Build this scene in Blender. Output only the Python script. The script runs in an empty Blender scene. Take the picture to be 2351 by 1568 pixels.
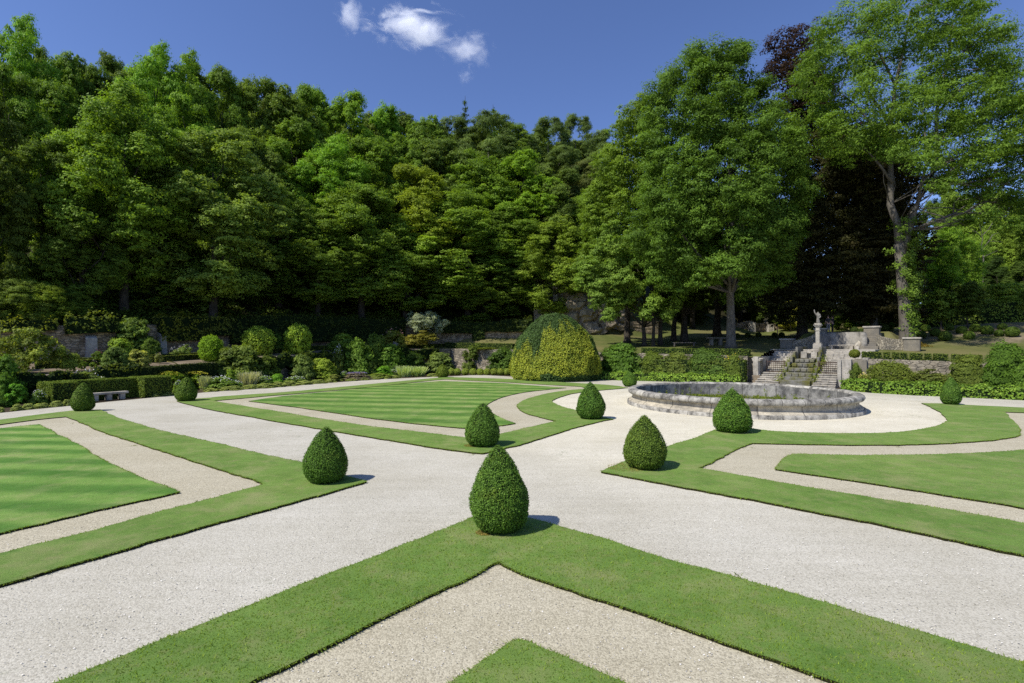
import bpy, bmesh, math, random
import numpy as np
from mathutils import Vector, Matrix, geometry, noise
R_ = math.radians
PI = math.pi
scene = bpy.context.scene
COL = scene.collection
# ---------------------------------------------------------------- plan helpers
# The plan of the garden was measured from the photograph: eye height 3.4 m, focal length 18 mm.
EYE = 3.4; FOC = 1175.5; CX = 1175.5; HOR = 795.0
def kx(px): return (px - CX) / FOC
def at(px, d, z=0.0): return Vector((kx(px) * d, d, z))
def zz(py, d): return EYE - (py - HOR) / FOC * d
def G(px, py, z=0.0):
    d = (EYE - z) * FOC / (py - HOR)
    return Vector((kx(px) * d, d, z))
def tab(px, t):
    return float(np.interp(px, [a for a, b in t], [b for a, b in t]))
def d_bound(px):                     # low retaining wall: distance in front of the eye
    if px < 1035:
        return tab(px, [(-800,24),(0,31),(161,34),(349,38.5),(467,43),(631,49),(866,60),(1000,67),(1035,69)])
    return 63.3 / (1 + .72 * kx(px))
def d_path(px):                      # outer edge of the border path
    return tab(px, [(-800,19),(0,26.1),(161,29.2),(349,33.9),(467,37.7),(631,42.1),(866,52.5),(1000,57.1),(1040,58)])
def d_wall(px):                      # high rubble wall at the back of the left terrace
    return tab(px, [(-800,30),(0,38.2),(240,43.2),(490,52.2),(700,60.7),(866,68),(1000,73.7),(1230,74)])
TERR = [
 (-800,[(24,1.2),(30,1.8),(30.6,4),(42,9),(85,34),(140,42),(600,50)]),
 (0,[(31,1.4),(38.2,2.1),(38.8,4.5),(50,9),(100,34),(150,44),(600,50)]),
 (240,[(36,1.66),(43.2,2.35),(43.8,4.8),(55,9.5),(105,34),(150,42),(600,50)]),
 (490,[(44,1.95),(52.2,2.7),(52.8,5.1),(64,10),(112,31),(150,36),(600,45)]),
 (700,[(52,2.5),(60.7,3.5),(61.3,5.7),(72,10),(115,28),(150,31),(600,40)]),
 (1000,[(67,3.0),(73.7,3.6),(74.3,6.2),(84,10),(122,28),(160,30),(600,40)]),
 (1035,[(69,3.0),(73.7,3.6),(74.3,6.2),(84,10),(122,28),(160,30),(600,40)]),
 (1200,[(62.5,2.9),(70,3.6),(76,5.0),(84,13),(122,28),(160,30),(600,40)]),
 (1400,[(55.7,2.65),(62,3.4),(76,5.2),(82,12),(122,27),(160,29),(600,35)]),
 (1500,[(52.8,2.55),(58,3.3),(80,4.8),(90,7),(125,20),(160,24),(600,30)]),
 (1750,[(46.8,2.4),(51,3.2),(62,4.4),(88,5.4),(105,8),(150,16),(600,25)]),
 (2000,[(42,2.25),(46,2.9),(52,3.5),(60,5.2),(85,6.2),(130,14),(600,22)]),
 (2351,[(36.8,2.0),(42,2.6),(46,3.3),(54,5.8),(80,7),(130,15),(600,22)]),
 (3200,[(28.5,2.0),(33,2.5),(37,3.2),(45,5.5),(80,7),(130,12),(600,20)]),
]
def prof(px):
    xs = [t[0] for t in TERR]
    px = min(max(px, xs[0]), xs[-1])
    i = max(0, min(len(xs) - 2, int(np.searchsorted(xs, px, side='right')) - 1))
    f = (px - xs[i]) / (xs[i+1] - xs[i])
    out = []
    for (d0, z0), (d1, z1) in zip(TERR[i][1], TERR[i+1][1]):
        out.append((d0 + (d1 - d0) * f, z0 + (z1 - z0) * f))
    out[0] = (d_bound(px), out[0][1])
    return out
# staircase frame
SA = R_(42)
SO = at(1838, 45.04)
EXV = Vector((math.cos(SA), -math.sin(SA), 0)); EYV = Vector((math.sin(SA), math.cos(SA), 0))
def S(lx, ly, z=0.0): return SO + EXV * lx + EYV * ly + Vector((0, 0, z))
def s_local(x, y):
    v = Vector((x, y, 0)) - SO
    return v.dot(EXV), v.dot(EYV)
def terr(px, d):
    p = prof(px)
    z = float(np.interp(d, [a for a, b in p], [b for a, b in p]))
    x, y = kx(px) * d, d
    lx, ly = s_local(x, y)
    if -6.5 < lx < 9.5 and ly > 3.0:
        flat = 3.05; w2 = max(0, min(1, (lx + 1.2) / .6, (4.2 - lx) / .6))
        if ly < 8.6: 
            w = min(1, (lx + 6.5) / 2, (9.5 - lx) / 2)
            z = z * (1 - w) + min(z, flat) * w
        elif ly < 10.4 and w2 > 0: z = z * (1 - w2) + min(z, flat) * w2
        elif -3.2 < lx < 6.4 and ly < 18:
            w = min(1, (lx + 3.2) / 1.2, (6.4 - lx) / 1.2, (ly - 10.4) / .5, (18 - ly) / 4)
            z = z * (1 - w) + max(z, 4.85) * w
    return z
def terr_xy(x, y): return terr(CX + FOC * x / max(y, .1), y)
# ---------------------------------------------------------------- object helpers
def tag(o, label=None, cat=None, group=None, kind=None):
    if label: o['label'] = label
    if cat: o['category'] = cat
    if group: o['group'] = group
    if kind: o['kind'] = kind
    return o
def link(o, parent=None):
    COL.objects.link(o)
    if parent: o.parent = parent
    return o
def empty(name, loc=(0, 0, 0), rz=0.0):
    o = bpy.data.objects.new(name, None); o.location = loc; o.rotation_euler = (0, 0, rz)
    o.empty_display_size = .2
    return link(o)
def np_mesh(name, V, faces, var=None, mats=(), mat_idx=None, smooth=False, uv=None):
    """V (n,3); faces (m,k) one face size"""
    me = bpy.data.meshes.new(name)
    V = np.asarray(V, np.float32); faces = np.asarray(faces, np.int32)
    m, k = faces.shape
    me.vertices.add(len(V)); me.vertices.foreach_set('co', V.ravel())
    me.loops.add(m * k); me.loops.foreach_set('vertex_index', faces.ravel())
    me.polygons.add(m); me.polygons.foreach_set('loop_start', np.arange(0, m * k, k, dtype=np.int32))
    if mat_idx is not None: me.polygons.foreach_set('material_index', np.asarray(mat_idx, np.int32))
    if smooth: me.polygons.foreach_set('use_smooth', np.ones(m, bool))
    if var is not None:
        a = me.attributes.new('var', 'FLOAT', 'FACE'); a.data.foreach_set('value', np.asarray(var, np.float32))
    for mm in mats: me.materials.append(mm)
    me.update(calc_edges=True)
    return me
class MB:
    def __init__(s): s.v = []; s.f = []; s.uv = {}; s.sm = []
    def add(s, verts, faces, smooth=False, uvs=None):
        b = len(s.v); s.v += [tuple(v) for v in verts]
        for i, f in enumerate(faces):
            if uvs: s.uv[len(s.f)] = uvs[i]
            s.f.append([b + q for q in f]); s.sm.append(smooth)
        return s
    def hexa(s, c):          # 8 corners: bottom ring 0-3, top ring 4-7
        return s.add(c, [(3,2,1,0),(4,5,6,7),(0,1,5,4),(1,2,6,5),(2,3,7,6),(3,0,4,7)])
    def box(s, c, d, fr=None, bev=0.0):   # centre, size in a local frame fr(lx,ly,z)
        fr = fr or (lambda x, y, z: Vector((x, y, z)))
        x, y, z = c; a, b, h = d[0]/2, d[1]/2, d[2]/2
        return s.hexa([fr(x+i*a, y+j*b, z+k*h) for k in (-1, 1) for i, j in ((-1,-1),(1,-1),(1,1),(-1,1))])
    def tube(s, pts, rad, n=8, cap=True, smooth=True):
        pts = [Vector(p) for p in pts]; rings = []
        up = Vector((0, 0, 1))
        for i, p in enumerate(pts):
            t = (pts[min(i+1, len(pts)-1)] - pts[max(i-1, 0)])
            if t.length < 1e-6: t = Vector((0,0,1))
            t.normalize()
            a = t.cross(Vector((1, 0.13, 0)) if abs(t.z) > .9 else up); a.normalize()
            b = t.cross(a); r = rad[i] if hasattr(rad, '__len__') else rad
            rings.append([p + (a * math.cos(2*PI*j/n) + b * math.sin(2*PI*j/n)) * r for j in range(n)])
        V = [v for r in rings for v in r]; F = []
        for i in range(len(rings) - 1):
            for j in range(n):
                F.append((i*n+j, i*n+(j+1)%n, (i+1)*n+(j+1)%n, (i+1)*n+j))
        if cap: F.append(tuple(range(n-1, -1, -1))); F.append(tuple((len(rings)-1)*n + j for j in range(n)))
        return s.add(V, F, smooth)
    def lathe(s, prof_, n=24, c=(0, 0, 0), smooth=True, closed=False, uvh=None):
        V = []; F = []; U = []
        for (r, z) in prof_:
            for j in range(n):
                a = 2*PI*j/n; V.append((c[0]+r*math.cos(a), c[1]+r*math.sin(a), c[2]+z))
        m = len(prof_)
        hs = [0]
        for i in range(1, m): hs.append(hs[-1] + math.dist(prof_[i], prof_[i-1]))
        for i in range(m if closed else m - 1):
            i2 = (i + 1) % m
            for j in range(n):
                j2 = (j + 1) % n
                F.append((i*n+j, i*n+j2, i2*n+j2, i2*n+j))
                if uvh: U.append(((j*uvh/n, hs[i]), ((j+1)*uvh/n, hs[i]), ((j+1)*uvh/n, hs[i2]), (j*uvh/n, hs[i2])))
        return s.add(V, F, smooth, U if uvh else None)
    def build(s, name, mat, parent=None, bevel=0.0, color=None, auto=True):
        me = bpy.data.meshes.new(name); me.from_pydata(s.v, [], s.f)
        me.polygons.foreach_set('use_smooth', s.sm)
        if s.uv:
            l = me.uv_layers.new(name='UVMap')
            for fi, uvs in s.uv.items():
                for li, u in zip(me.polygons[fi].loop_indices, uvs): l.data[li].uv = u
        me.materials.append(mat); me.update()
        o = bpy.data.objects.new(name, me)
        if color: o.color = (*color, 1)
        link(o, parent)
        if bevel:
            b = o.modifiers.new('edge', 'BEVEL'); b.width = bevel; b.segments = 2; b.limit_method = 'ANGLE'
        return o
def meshobj(name, me, parent=None, color=None, loc=None):
    o = bpy.data.objects.new(name, me)
    if color: o.color = (*color, 1)
    if loc is not None: o.location = loc
    return link(o, parent)
# ---------------------------------------------------------------- materials
def mat(name):
    m = bpy.data.materials.new(name); m.use_nodes = True
    nt = m.node_tree; nt.nodes.clear()
    out = nt.nodes.new('ShaderNodeOutputMaterial')
    return m, nt, out
def nd(nt, typ, **kw):
    n = nt.nodes.new(typ)
    for k, v in kw.items():
        if k.startswith('i_'):
            key = k[2:]
            key = int(key) if key.isdigit() else key.replace('_', ' ')
            n.inputs[key].default_value = v
        else: setattr(n, k, v)
    return n
def ramp(nt, fac, stops, interp='LINEAR'):
    r = nt.nodes.new('ShaderNodeValToRGB'); r.color_ramp.interpolation = interp
    e = r.color_ramp.elements
    while len(e) < len(stops): e.new(.5)
    for q, (p, c) in zip(e, stops):
        q.position = p; q.color = (*c, 1) if len(c) == 3 else c
    nt.links.new(fac, r.inputs[0]); return r.outputs[0]
def mixc(nt, fac, a, b, typ='MIX'):
    m = nt.nodes.new('ShaderNodeMix'); m.data_type = 'RGBA'; m.blend_type = typ
    for s, v in ((m.inputs[0], fac), (m.inputs[6], a), (m.inputs[7], b)):
        if hasattr(v, 'is_linked'): nt.links.new(v, s)
        elif isinstance(v, (int, float)): s.default_value = v
        else: s.default_value = (*v, 1)
    return m.outputs[2]
def math_(nt, op, a, b=None, c=None):
    m = nt.nodes.new('ShaderNodeMath'); m.operation = op
    for i, v in enumerate((a, b, c)):
        if v is None: continue
        if hasattr(v, 'is_linked'): nt.links.new(v, m.inputs[i])
        else: m.inputs[i].default_value = v
    return m.outputs[0]
def noise_n(nt, vec, scale, detail=4, rough=.55, dist=0):
    n = nd(nt, 'ShaderNodeTexNoise'); n.inputs['Scale'].default_value = scale
    n.inputs['Detail'].default_value = detail; n.inputs['Roughness'].default_value = rough; n.inputs['Distortion'].default_value = dist
    if vec is not None: nt.links.new(vec, n.inputs['Vector'])
    return n.outputs['Fac']
def mapping(nt, vec, scale=(1,1,1), rot=(0,0,0), loc=(0,0,0)):
    m = nd(nt, 'ShaderNodeMapping'); m.inputs['Scale'].default_value = scale; m.inputs['Rotation'].default_value = rot; m.inputs['Location'].default_value = loc
    nt.links.new(vec, m.inputs['Vector']); return m.outputs[0]
def bump(nt, h, strength=.5, dist=.02):
    b = nd(nt, 'ShaderNodeBump'); b.inputs['Strength'].default_value = strength; b.inputs['Distance'].default_value = dist
    nt.links.new(h, b.inputs['Height']); return b.outputs[0]
def princ(nt, out, color, rough=.9, normal=None, spec=.2):
    p = nd(nt, 'ShaderNodeBsdfPrincipled')
    if hasattr(color, 'is_linked'): nt.links.new(color, p.inputs['Base Color'])
    else: p.inputs['Base Color'].default_value = (*color, 1)
    if hasattr(rough, 'is_linked'): nt.links.new(rough, p.inputs['Roughness'])
    else: p.inputs['Roughness'].default_value = rough
    p.inputs['Specular IOR Level'].default_value = spec
    if normal is not None: nt.links.new(normal, p.inputs['Normal'])
    nt.links.new(p.outputs[0], out.inputs[0]); return p
def pos(nt): return nd(nt, 'ShaderNodeNewGeometry').outputs['Position']

def foliage_mat(name, trans=.42, spec=.14, rough=.55, lo=.5, hi=1.4, yellow=.4, boost=(2.95,2.75,1.40), brown=0.0):
    m, nt, out = mat(name)
    oi = nd(nt, 'ShaderNodeObjectInfo'); at_ = nd(nt, 'ShaderNodeAttribute', attribute_name='var')
    v = at_.outputs['Fac']
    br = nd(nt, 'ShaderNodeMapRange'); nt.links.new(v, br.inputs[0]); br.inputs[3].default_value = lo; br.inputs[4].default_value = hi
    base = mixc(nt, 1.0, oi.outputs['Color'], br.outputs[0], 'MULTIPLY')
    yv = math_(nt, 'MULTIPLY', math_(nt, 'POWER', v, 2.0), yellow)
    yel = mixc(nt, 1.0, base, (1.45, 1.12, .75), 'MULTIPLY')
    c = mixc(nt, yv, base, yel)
    if brown:
        bn_ = noise_n(nt, nd(nt, 'ShaderNodeTexCoord').outputs['Object'], 2.6, 5, .7)
        c = mixc(nt, ramp(nt, bn_, [(.54, (0,0,0)), (.70, (brown,brown,brown))]), c, mixc(nt, 1.0, c, (1.9, 1.0, .7), 'MULTIPLY'))
    c = mixc(nt, 1.0, c, boost, 'MULTIPLY')
    p = nd(nt, 'ShaderNodeBsdfPrincipled'); nt.links.new(c, p.inputs['Base Color'])
    p.inputs['Roughness'].default_value = rough; p.inputs['Specular IOR Level'].default_value = spec
    t = nd(nt, 'ShaderNodeBsdfTranslucent')
    tc = mixc(nt, 1.0, c, (1.25, 1.25, .55), 'MULTIPLY'); nt.links.new(tc, t.inputs['Color'])
    mx = nd(nt, 'ShaderNodeMixShader'); mx.inputs[0].default_value = trans
    nt.links.new(p.outputs[0], mx.inputs[1]); nt.links.new(t.outputs[0], mx.inputs[2]); nt.links.new(mx.outputs[0], out.inputs[0])
    return m
M_LEAF = foliage_mat('leaf')
M_CLIP = foliage_mat('clipped_leaf', trans=.25, spec=.16, rough=.55, lo=.45, hi=1.45, yellow=.5, boost=(2.35,2.2,1.3), brown=.3)
def gold_mat():
    m, nt, out = mat('golden_yew_leaf')
    oi = nd(nt, 'ShaderNodeObjectInfo'); at_ = nd(nt, 'ShaderNodeAttribute', attribute_name='var'); v = at_.outputs['Fac']
    c = ramp(nt, v, [(0, (.03,.06,.014)), (.45, (.085,.15,.03)), (.55, (.15,.21,.022)), (1, (.40,.43,.035))])
    p = nd(nt, 'ShaderNodeBsdfPrincipled'); nt.links.new(c, p.inputs['Base Color']); p.inputs['Roughness'].default_value = .55; p.inputs['Specular IOR Level'].default_value = .2
    nt.links.new(p.outputs[0], out.inputs[0]); return m
M_GOLD = gold_mat()
def flower_mat():
    m, nt, out = mat('petal'); oi = nd(nt, 'ShaderNodeObjectInfo')
    p = princ(nt, out, oi.outputs['Color'], .7); return m
M_PETAL = flower_mat()
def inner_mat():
    m, nt, out = mat('dark_core'); n = noise_n(nt, pos(nt), 9)
    princ(nt, out, ramp(nt, n, [(.3, (.008,.014,.006)), (.7, (.02,.034,.012))]), 1.0, spec=0); return m  # solid near-black core; the shade between the leaves is put into its colour
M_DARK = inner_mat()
def bark_mat(name, a, b, sc=3.0):
    m, nt, out = mat(name); P = nd(nt, 'ShaderNodeTexCoord').outputs['Object']
    n1 = noise_n(nt, mapping(nt, P, (sc, sc, sc*.35)), 1.5, 8, .65)
    n2 = noise_n(nt, P, .5, 3)
    c = ramp(nt, n1, [(.3, a), (.7, b)])
    c = mixc(nt, ramp(nt, n2, [(.55, (0,0,0)), (.7, (.5,.5,.5))]), c, (.055,.06,.02))
    n3 = noise_n(nt, mapping(nt, P, (sc*4, sc*4, sc)), 1.5, 6, .7)
    princ(nt, out, c, .95, bump(nt, n3, .9, .06), .1); return m
M_BARK = bark_mat('grey_bark', (.07,.06,.048), (.21,.19,.155))
M_BARKD = bark_mat('dark_bark', (.03,.026,.02), (.10,.085,.065))

def gravel_mat(name, c0, c1, mott, weeds=0.0, circle=False):
    m, nt, out = mat(name); P = pos(nt)
    vo = nd(nt, 'ShaderNodeTexVoronoi'); vo.inputs['Scale'].default_value = 55; nt.links.new(P, vo.inputs['Vector'])
    bw = nd(nt, 'ShaderNodeRGBToBW'); nt.links.new(vo.outputs['Color'], bw.inputs[0])
    f1 = noise_n(nt, P, 26, 6, .8)
    fine = math_(nt, 'ADD', math_(nt, 'MULTIPLY', bw.outputs[0], .6), math_(nt, 'MULTIPLY', f1, .4))
    c = ramp(nt, fine, [(.15, tuple(x*.72 for x in c0)), (.38, c0), (.66, c1)])
    big = noise_n(nt, P, .35, 5, .6)
    c = mixc(nt, 1.0, c, ramp(nt, big, [(.3, mott), (.68, (1,1,1))]), 'MULTIPLY')
    streak = noise_n(nt, mapping(nt, P, (.35, 3.5, 1), (0, 0, R_(-38))), 1.0, 5, .6)
    c = mixc(nt, 1.0, c, ramp(nt, streak, [(.3, (.94,.94,.93)), (.65, (1.03,1.03,1.03))]), 'MULTIPLY')
    sp = noise_n(nt, P, 9, 8, .85)
    c = mixc(nt, ramp(nt, sp, [(.66, (0,0,0)), (.74, (.7,.7,.7))]), c, (.16,.15,.12))
    if circle:
        dv = nd(nt, 'ShaderNodeVectorMath', operation='DISTANCE'); nt.links.new(P, dv.inputs[0]); dv.inputs[1].default_value = (11, 27, 0)
        k = math_(nt, 'ADD', dv.outputs['Value'], math_(nt, 'MULTIPLY', noise_n(nt, P, .25, 4), 6))
        mr = nd(nt, 'ShaderNodeMapRange', interpolation_type='SMOOTHSTEP'); nt.links.new(k, mr.inputs[0]); mr.inputs[1].default_value = 11; mr.inputs[2].default_value = 24; mr.inputs[3].default_value = 1.0; mr.inputs[4].default_value = 0.0
        c = mixc(nt, mr.outputs[0], c, mixc(nt, 1.0, c, (1.32, 1.30, 1.24), 'MULTIPLY'))
    if weeds:
        w = noise_n(nt, P, 2.2, 8, .8); w2 = noise_n(nt, P, .17, 2)
        k = math_(nt, 'MULTIPLY', ramp(nt, w, [(.56, (0,0,0)), (.66, (1,1,1))]), ramp(nt, w2, [(.5, (0,0,0)), (.65, (weeds,weeds,weeds))]))
        c = mixc(nt, k, c, (.12,.15,.06))
    h = math_(nt, 'ADD', math_(nt, 'MULTIPLY', vo.outputs['Distance'], -1.0), math_(nt, 'MULTIPLY', noise_n(nt, P, 14, 5, .75), .8))
    princ(nt, out, c, .95, bump(nt, h, .32, .014), .1); return m
M_GRAVEL = gravel_mat('white_gravel', (.48,.45,.365), (.625,.592,.492), (.83,.82,.785), .9, True)
M_GRAVC = gravel_mat('circle_gravel', (.56,.53,.45), (.78,.74,.65), (.90,.88,.84), .35)
M_BEIGE = gravel_mat('beige_gravel', (.42,.38,.275), (.595,.545,.405), (.86,.845,.80))
def grass_mat(name, stripe=None, a=(.154,.255,.050), b=(.250,.368,.092), dry=.6):
    m, nt, out = mat(name); P = pos(nt)
    n1 = noise_n(nt, P, 55, 5, .8); n2 = noise_n(nt, P, 1.3, 6, .7); n3 = noise_n(nt, P, .3, 3, .5)
    f = math_(nt, 'ADD', math_(nt, 'MULTIPLY', n1, .65), math_(nt, 'MULTIPLY', n2, .35))
    c = ramp(nt, f, [(.3, tuple(x*.55 for x in a)), (.5, a), (.68, b)])
    c = mixc(nt, 1.0, c, ramp(nt, n3, [(.32, (.82,.89,.78)), (.68, (1.16,1.09,1.12))]), 'MULTIPLY')
    n4 = noise_n(nt, P, 3.5, 7, .8)
    c = mixc(nt, math_(nt, 'MULTIPLY', ramp(nt, n4, [(.5, (0,0,0)), (.68, (1,1,1))]), dry), c, (.27,.26,.11))
    n6 = noise_n(nt, P, .75, 6, .65)
    c = mixc(nt, ramp(nt, n6, [(.50, (0,0,0)), (.70, (.62,.62,.62))]), c, (.31,.31,.13))
    n7 = noise_n(nt, P, 2.1, 5, .7)
    c = mixc(nt, ramp(nt, n7, [(.28, (.6,.6,.6)), (.44, (0,0,0))]), c, (.075,.17,.03))
    if stripe:
        ang, wid, amp = stripe
        mp = mapping(nt, P, (1, 1, 1), (0, 0, -ang))
        sx = nd(nt, 'ShaderNodeSeparateXYZ'); nt.links.new(mp, sx.inputs[0])
        wob = math_(nt, 'MULTIPLY', noise_n(nt, P, .6, 3), .45)
        s = math_(nt, 'SINE', math_(nt, 'MULTIPLY', math_(nt, 'ADD', sx.outputs['Y'], wob), PI / wid))
        k = nd(nt, 'ShaderNodeMapRange'); nt.links.new(s, k.inputs[0])
        k.inputs[1].default_value = -.6; k.inputs[2].default_value = .6; k.inputs[3].default_value = 0; k.inputs[4].default_value = 1
        fade = ramp(nt, noise_n(nt, P, .33, 4, .6), [(.3, (.6,.6,.6)), (.6, (1,1,1))])
        c = mixc(nt, fade, c, mixc(nt, 1.0, c, mixc(nt, k.outputs[0], (1-amp, 1-amp*.55, 1-amp), (1+amp, 1+amp*.7, 1+amp)), 'MULTIPLY'))
    b_ = bump(nt, math_(nt, 'ADD', n1, math_(nt, 'MULTIPLY', n2, .6)), .7, .03)
    princ(nt, out, c, .8, b_, .15); return m
M_GRASS = grass_mat('lawn_grass')
M_GRASS1 = grass_mat('striped_lawn', (R_(-9), 1.15, .38), (.140,.245,.048), (.228,.350,.088), .2)
M_GRASS2 = grass_mat('striped_lawn_near', (R_(-4), .66, .36), (.135,.258,.046), (.225,.365,.085), .25)
M_GRASSD = grass_mat('dry_lawn', None, (.085,.11,.028), (.16,.165,.055), .7)
def soil_mat(name, a, b, sc=3.0):
    m, nt, out = mat(name); P = pos(nt); n = noise_n(nt, P, sc, 9, .75)
    princ(nt, out, ramp(nt, n, [(.3, a), (.7, b)]), 1.0, bump(nt, noise_n(nt, P, sc*4, 6, .8), .8, .05), .05); return m
M_SOIL = soil_mat('soil', (.03,.022,.014), (.11,.085,.055))
M_EDGE = soil_mat('cut_turf_edge', (.018,.016,.008), (.05,.05,.02), 9)
M_TERR = soil_mat('terrace_soil', (.20,.15,.10), (.36,.29,.21))
def hill_mat():
    m, nt, out = mat('hill_ground'); P = pos(nt)
    sx = nd(nt, 'ShaderNodeSeparateXYZ'); nt.links.new(P, sx.inputs[0])
    n = noise_n(nt, P, .8, 8, .7); n1 = noise_n(nt, P, .09, 3)
    forest = ramp(nt, n, [(.3, (.012,.014,.006)), (.7, (.05,.045,.022))])  # forest floor near-black, with the shade under the crowns painted in
    g = ramp(nt, n, [(.3, (.065,.09,.022)), (.7, (.15,.155,.05))])
    g = mixc(nt, ramp(nt, n1, [(.45, (0,0,0)), (.6, (.6,.6,.6))]), g, (.20,.17,.075))
    at_ = nd(nt, 'ShaderNodeAttribute', attribute_name='wild')
    c = mixc(nt, at_.outputs['Fac'], g, forest)
    at2 = nd(nt, 'ShaderNodeAttribute', attribute_name='bare')
    soil = ramp(nt, n, [(.3, (.13,.10,.065)), (.7, (.30,.24,.17))])
    c = mixc(nt, at2.outputs['Fac'], c, soil)
    princ(nt, out, c, 1.0, bump(nt, noise_n(nt, P, 6, 6, .8), .6, .06), .05); return m
M_HILL = hill_mat()
def stone_mat(name, light, mid, dark, rubble=None, stain=.5, joints=None, sc=1.0, moss=0.0):
    m, nt, out = mat(name); P = pos(nt)
    n1 = noise_n(nt, P, 1.1*sc, 9, .7); n2 = noise_n(nt, P, 6*sc, 8, .75); n3 = noise_n(nt, mapping(nt, P, (1,1,.25)), 1.6*sc, 6, .7)
    c = ramp(nt, n2, [(.28, mid), (.66, light)])
    h = n2
    if rubble:
        U = nd(nt, 'ShaderNodeTexCoord').outputs['UV']
        wob = mapping(nt, U, (rubble[0], rubble[1], 1))
        vo = nd(nt, 'ShaderNodeTexVoronoi', feature='F1'); vo.inputs['Scale'].default_value = 1; vo.inputs['Randomness'].default_value = .75; nt.links.new(wob, vo.inputs['Vector'])
        ve = nd(nt, 'ShaderNodeTexVoronoi', feature='DISTANCE_TO_EDGE'); ve.inputs['Scale'].default_value = 1; ve.inputs['Randomness'].default_value = .75; nt.links.new(wob, ve.inputs['Vector'])
        bw = nd(nt, 'ShaderNodeRGBToBW'); nt.links.new(vo.outputs['Color'], bw.inputs[0])
        c = mixc(nt, 1.0, c, ramp(nt, bw.outputs[0], [(.2, (.62,.6,.56)), (.8, (1.15,1.12,1.05))]), 'MULTIPLY')
        j = ramp(nt, ve.outputs['Distance'], [(.0, (0,0,0)), (.09, (1,1,1))])
        c = mixc(nt, j, tuple(x*.45 for x in mid), c)
        h = math_(nt, 'ADD', math_(nt, 'MULTIPLY', n2, .4), math_(nt, 'MULTIPLY', j, 1.0))
    st = math_(nt, 'ADD', math_(nt, 'MULTIPLY', n1, .6), math_(nt, 'MULTIPLY', n3, .4))
    c = mixc(nt, math_(nt, 'MULTIPLY', ramp(nt, st, [(.44, (0,0,0)), (.58, (1,1,1))]), stain), c, dark)
    n5 = noise_n(nt, P, 11*sc, 7, .8)
    c = mixc(nt, math_(nt, 'MULTIPLY', ramp(nt, n5, [(.58, (0,0,0)), (.64, (1,1,1))]), stain*.8), c, (.50,.48,.42))
    c = mixc(nt, math_(nt, 'MULTIPLY', ramp(nt, n5, [(.33, (1,1,1)), (.42, (0,0,0))]), stain*.7), c, tuple(x*.7 for x in dark))
    if moss:
        c = mixc(nt, math_(nt, 'MULTIPLY', ramp(nt, n1, [(.42, (0,0,0)), (.6, (1,1,1))]), moss), c, (.13,.125,.015))
    if joints:
        U = nd(nt, 'ShaderNodeTexCoord').outputs['UV']; sx = nd(nt, 'ShaderNodeSeparateXYZ'); nt.links.new(U, sx.inputs[0])
        fr = math_(nt, 'FRACT', math_(nt, 'DIVIDE', math_(nt, 'ADD', sx.outputs[0], math_(nt, 'MULTIPLY', noise_n(nt, P, 2.0, 2), .08)), joints))
        dj = math_(nt, 'ABSOLUTE', math_(nt, 'SUBTRACT', fr, .5))
        jj = ramp(nt, dj, [(.482, (0,0,0)), (.496, (1,1,1))])
        blk = nd(nt, 'ShaderNodeTexWhiteNoise', noise_dimensions='1D')
        nt.links.new(math_(nt, 'FLOOR', math_(nt, 'ADD', math_(nt, 'DIVIDE', sx.outputs[0], joints), .0)), blk.inputs['W'])
        c = mixc(nt, 1.0, c, ramp(nt, blk.outputs['Value'], [(0, (.75,.74,.72)), (1, (1.12,1.1,1.04))]), 'MULTIPLY')
        c = mixc(nt, math_(nt, 'MULTIPLY', jj, .65), c, (.06,.055,.045))
        h = math_(nt, 'ADD', math_(nt, 'MULTIPLY', n2, .4), math_(nt, 'MULTIPLY', jj, -.5))
    princ(nt, out, c, .95, bump(nt, h, .8, .05), .1); return m
M_RUB = stone_mat('rubble_stone', (.47,.42,.33), (.30,.26,.195), (.10,.095,.08), (2.2, 5.5), .55)
M_RUBT = stone_mat('tan_rubble', (.58,.48,.34), (.38,.30,.20), (.14,.12,.095), (2.0, 4.5), .55)
M_ASH = stone_mat('dressed_stone', (.50,.46,.37), (.36,.32,.25), (.11,.105,.095), (.9, 2.6), .55)
M_PLAIN = stone_mat('weathered_stone', (.52,.48,.40), (.38,.34,.28), (.12,.115,.10), None, .6)
M_RIM = stone_mat('lichen_rim', (.58,.56,.50), (.34,.32,.28), (.055,.053,.05), None, .85, sc=1.9, joints=1.05)
M_BAS = stone_mat('basin_panels', (.56,.51,.41), (.40,.36,.285), (.14,.135,.12), None, .6, sc=1.7, joints=2.1)
M_BASIN_IN = stone_mat('basin_inside', (.40,.39,.36), (.25,.24,.225), (.07,.07,.07), None, .85, sc=1.8, joints=2.1)
M_MOSS = stone_mat('mossy_stone', (.24,.23,.20), (.13,.125,.11), (.05,.05,.045), None, .6, moss=.75)
M_CLIFF = stone_mat('cliff_rock', (.50,.42,.29), (.34,.275,.185), (.12,.105,.085), None, .6, sc=.5)
M_WHITE = stone_mat('pale_stone', (.52,.485,.41), (.38,.35,.29), (.16,.15,.13), None, .45)
def simple(name, c, rough=.6, metal=0.0):
    m, nt, out = mat(name); n = noise_n(nt, pos(nt), 14, 5)
    p = princ(nt, out, ramp(nt, n, [(.3, tuple(x*.75 for x in c)), (.7, tuple(min(1,x*1.2) for x in c))]), rough); p.inputs['Metallic'].default_value = metal
    return m
M_IRON = simple('rusty_iron', (.085,.055,.04), .7)
M_HOSE = simple('yellow_hose', (.42,.34,.07), .5)
M_WOOD = simple('grey_wood', (.17,.15,.13), .9)
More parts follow.
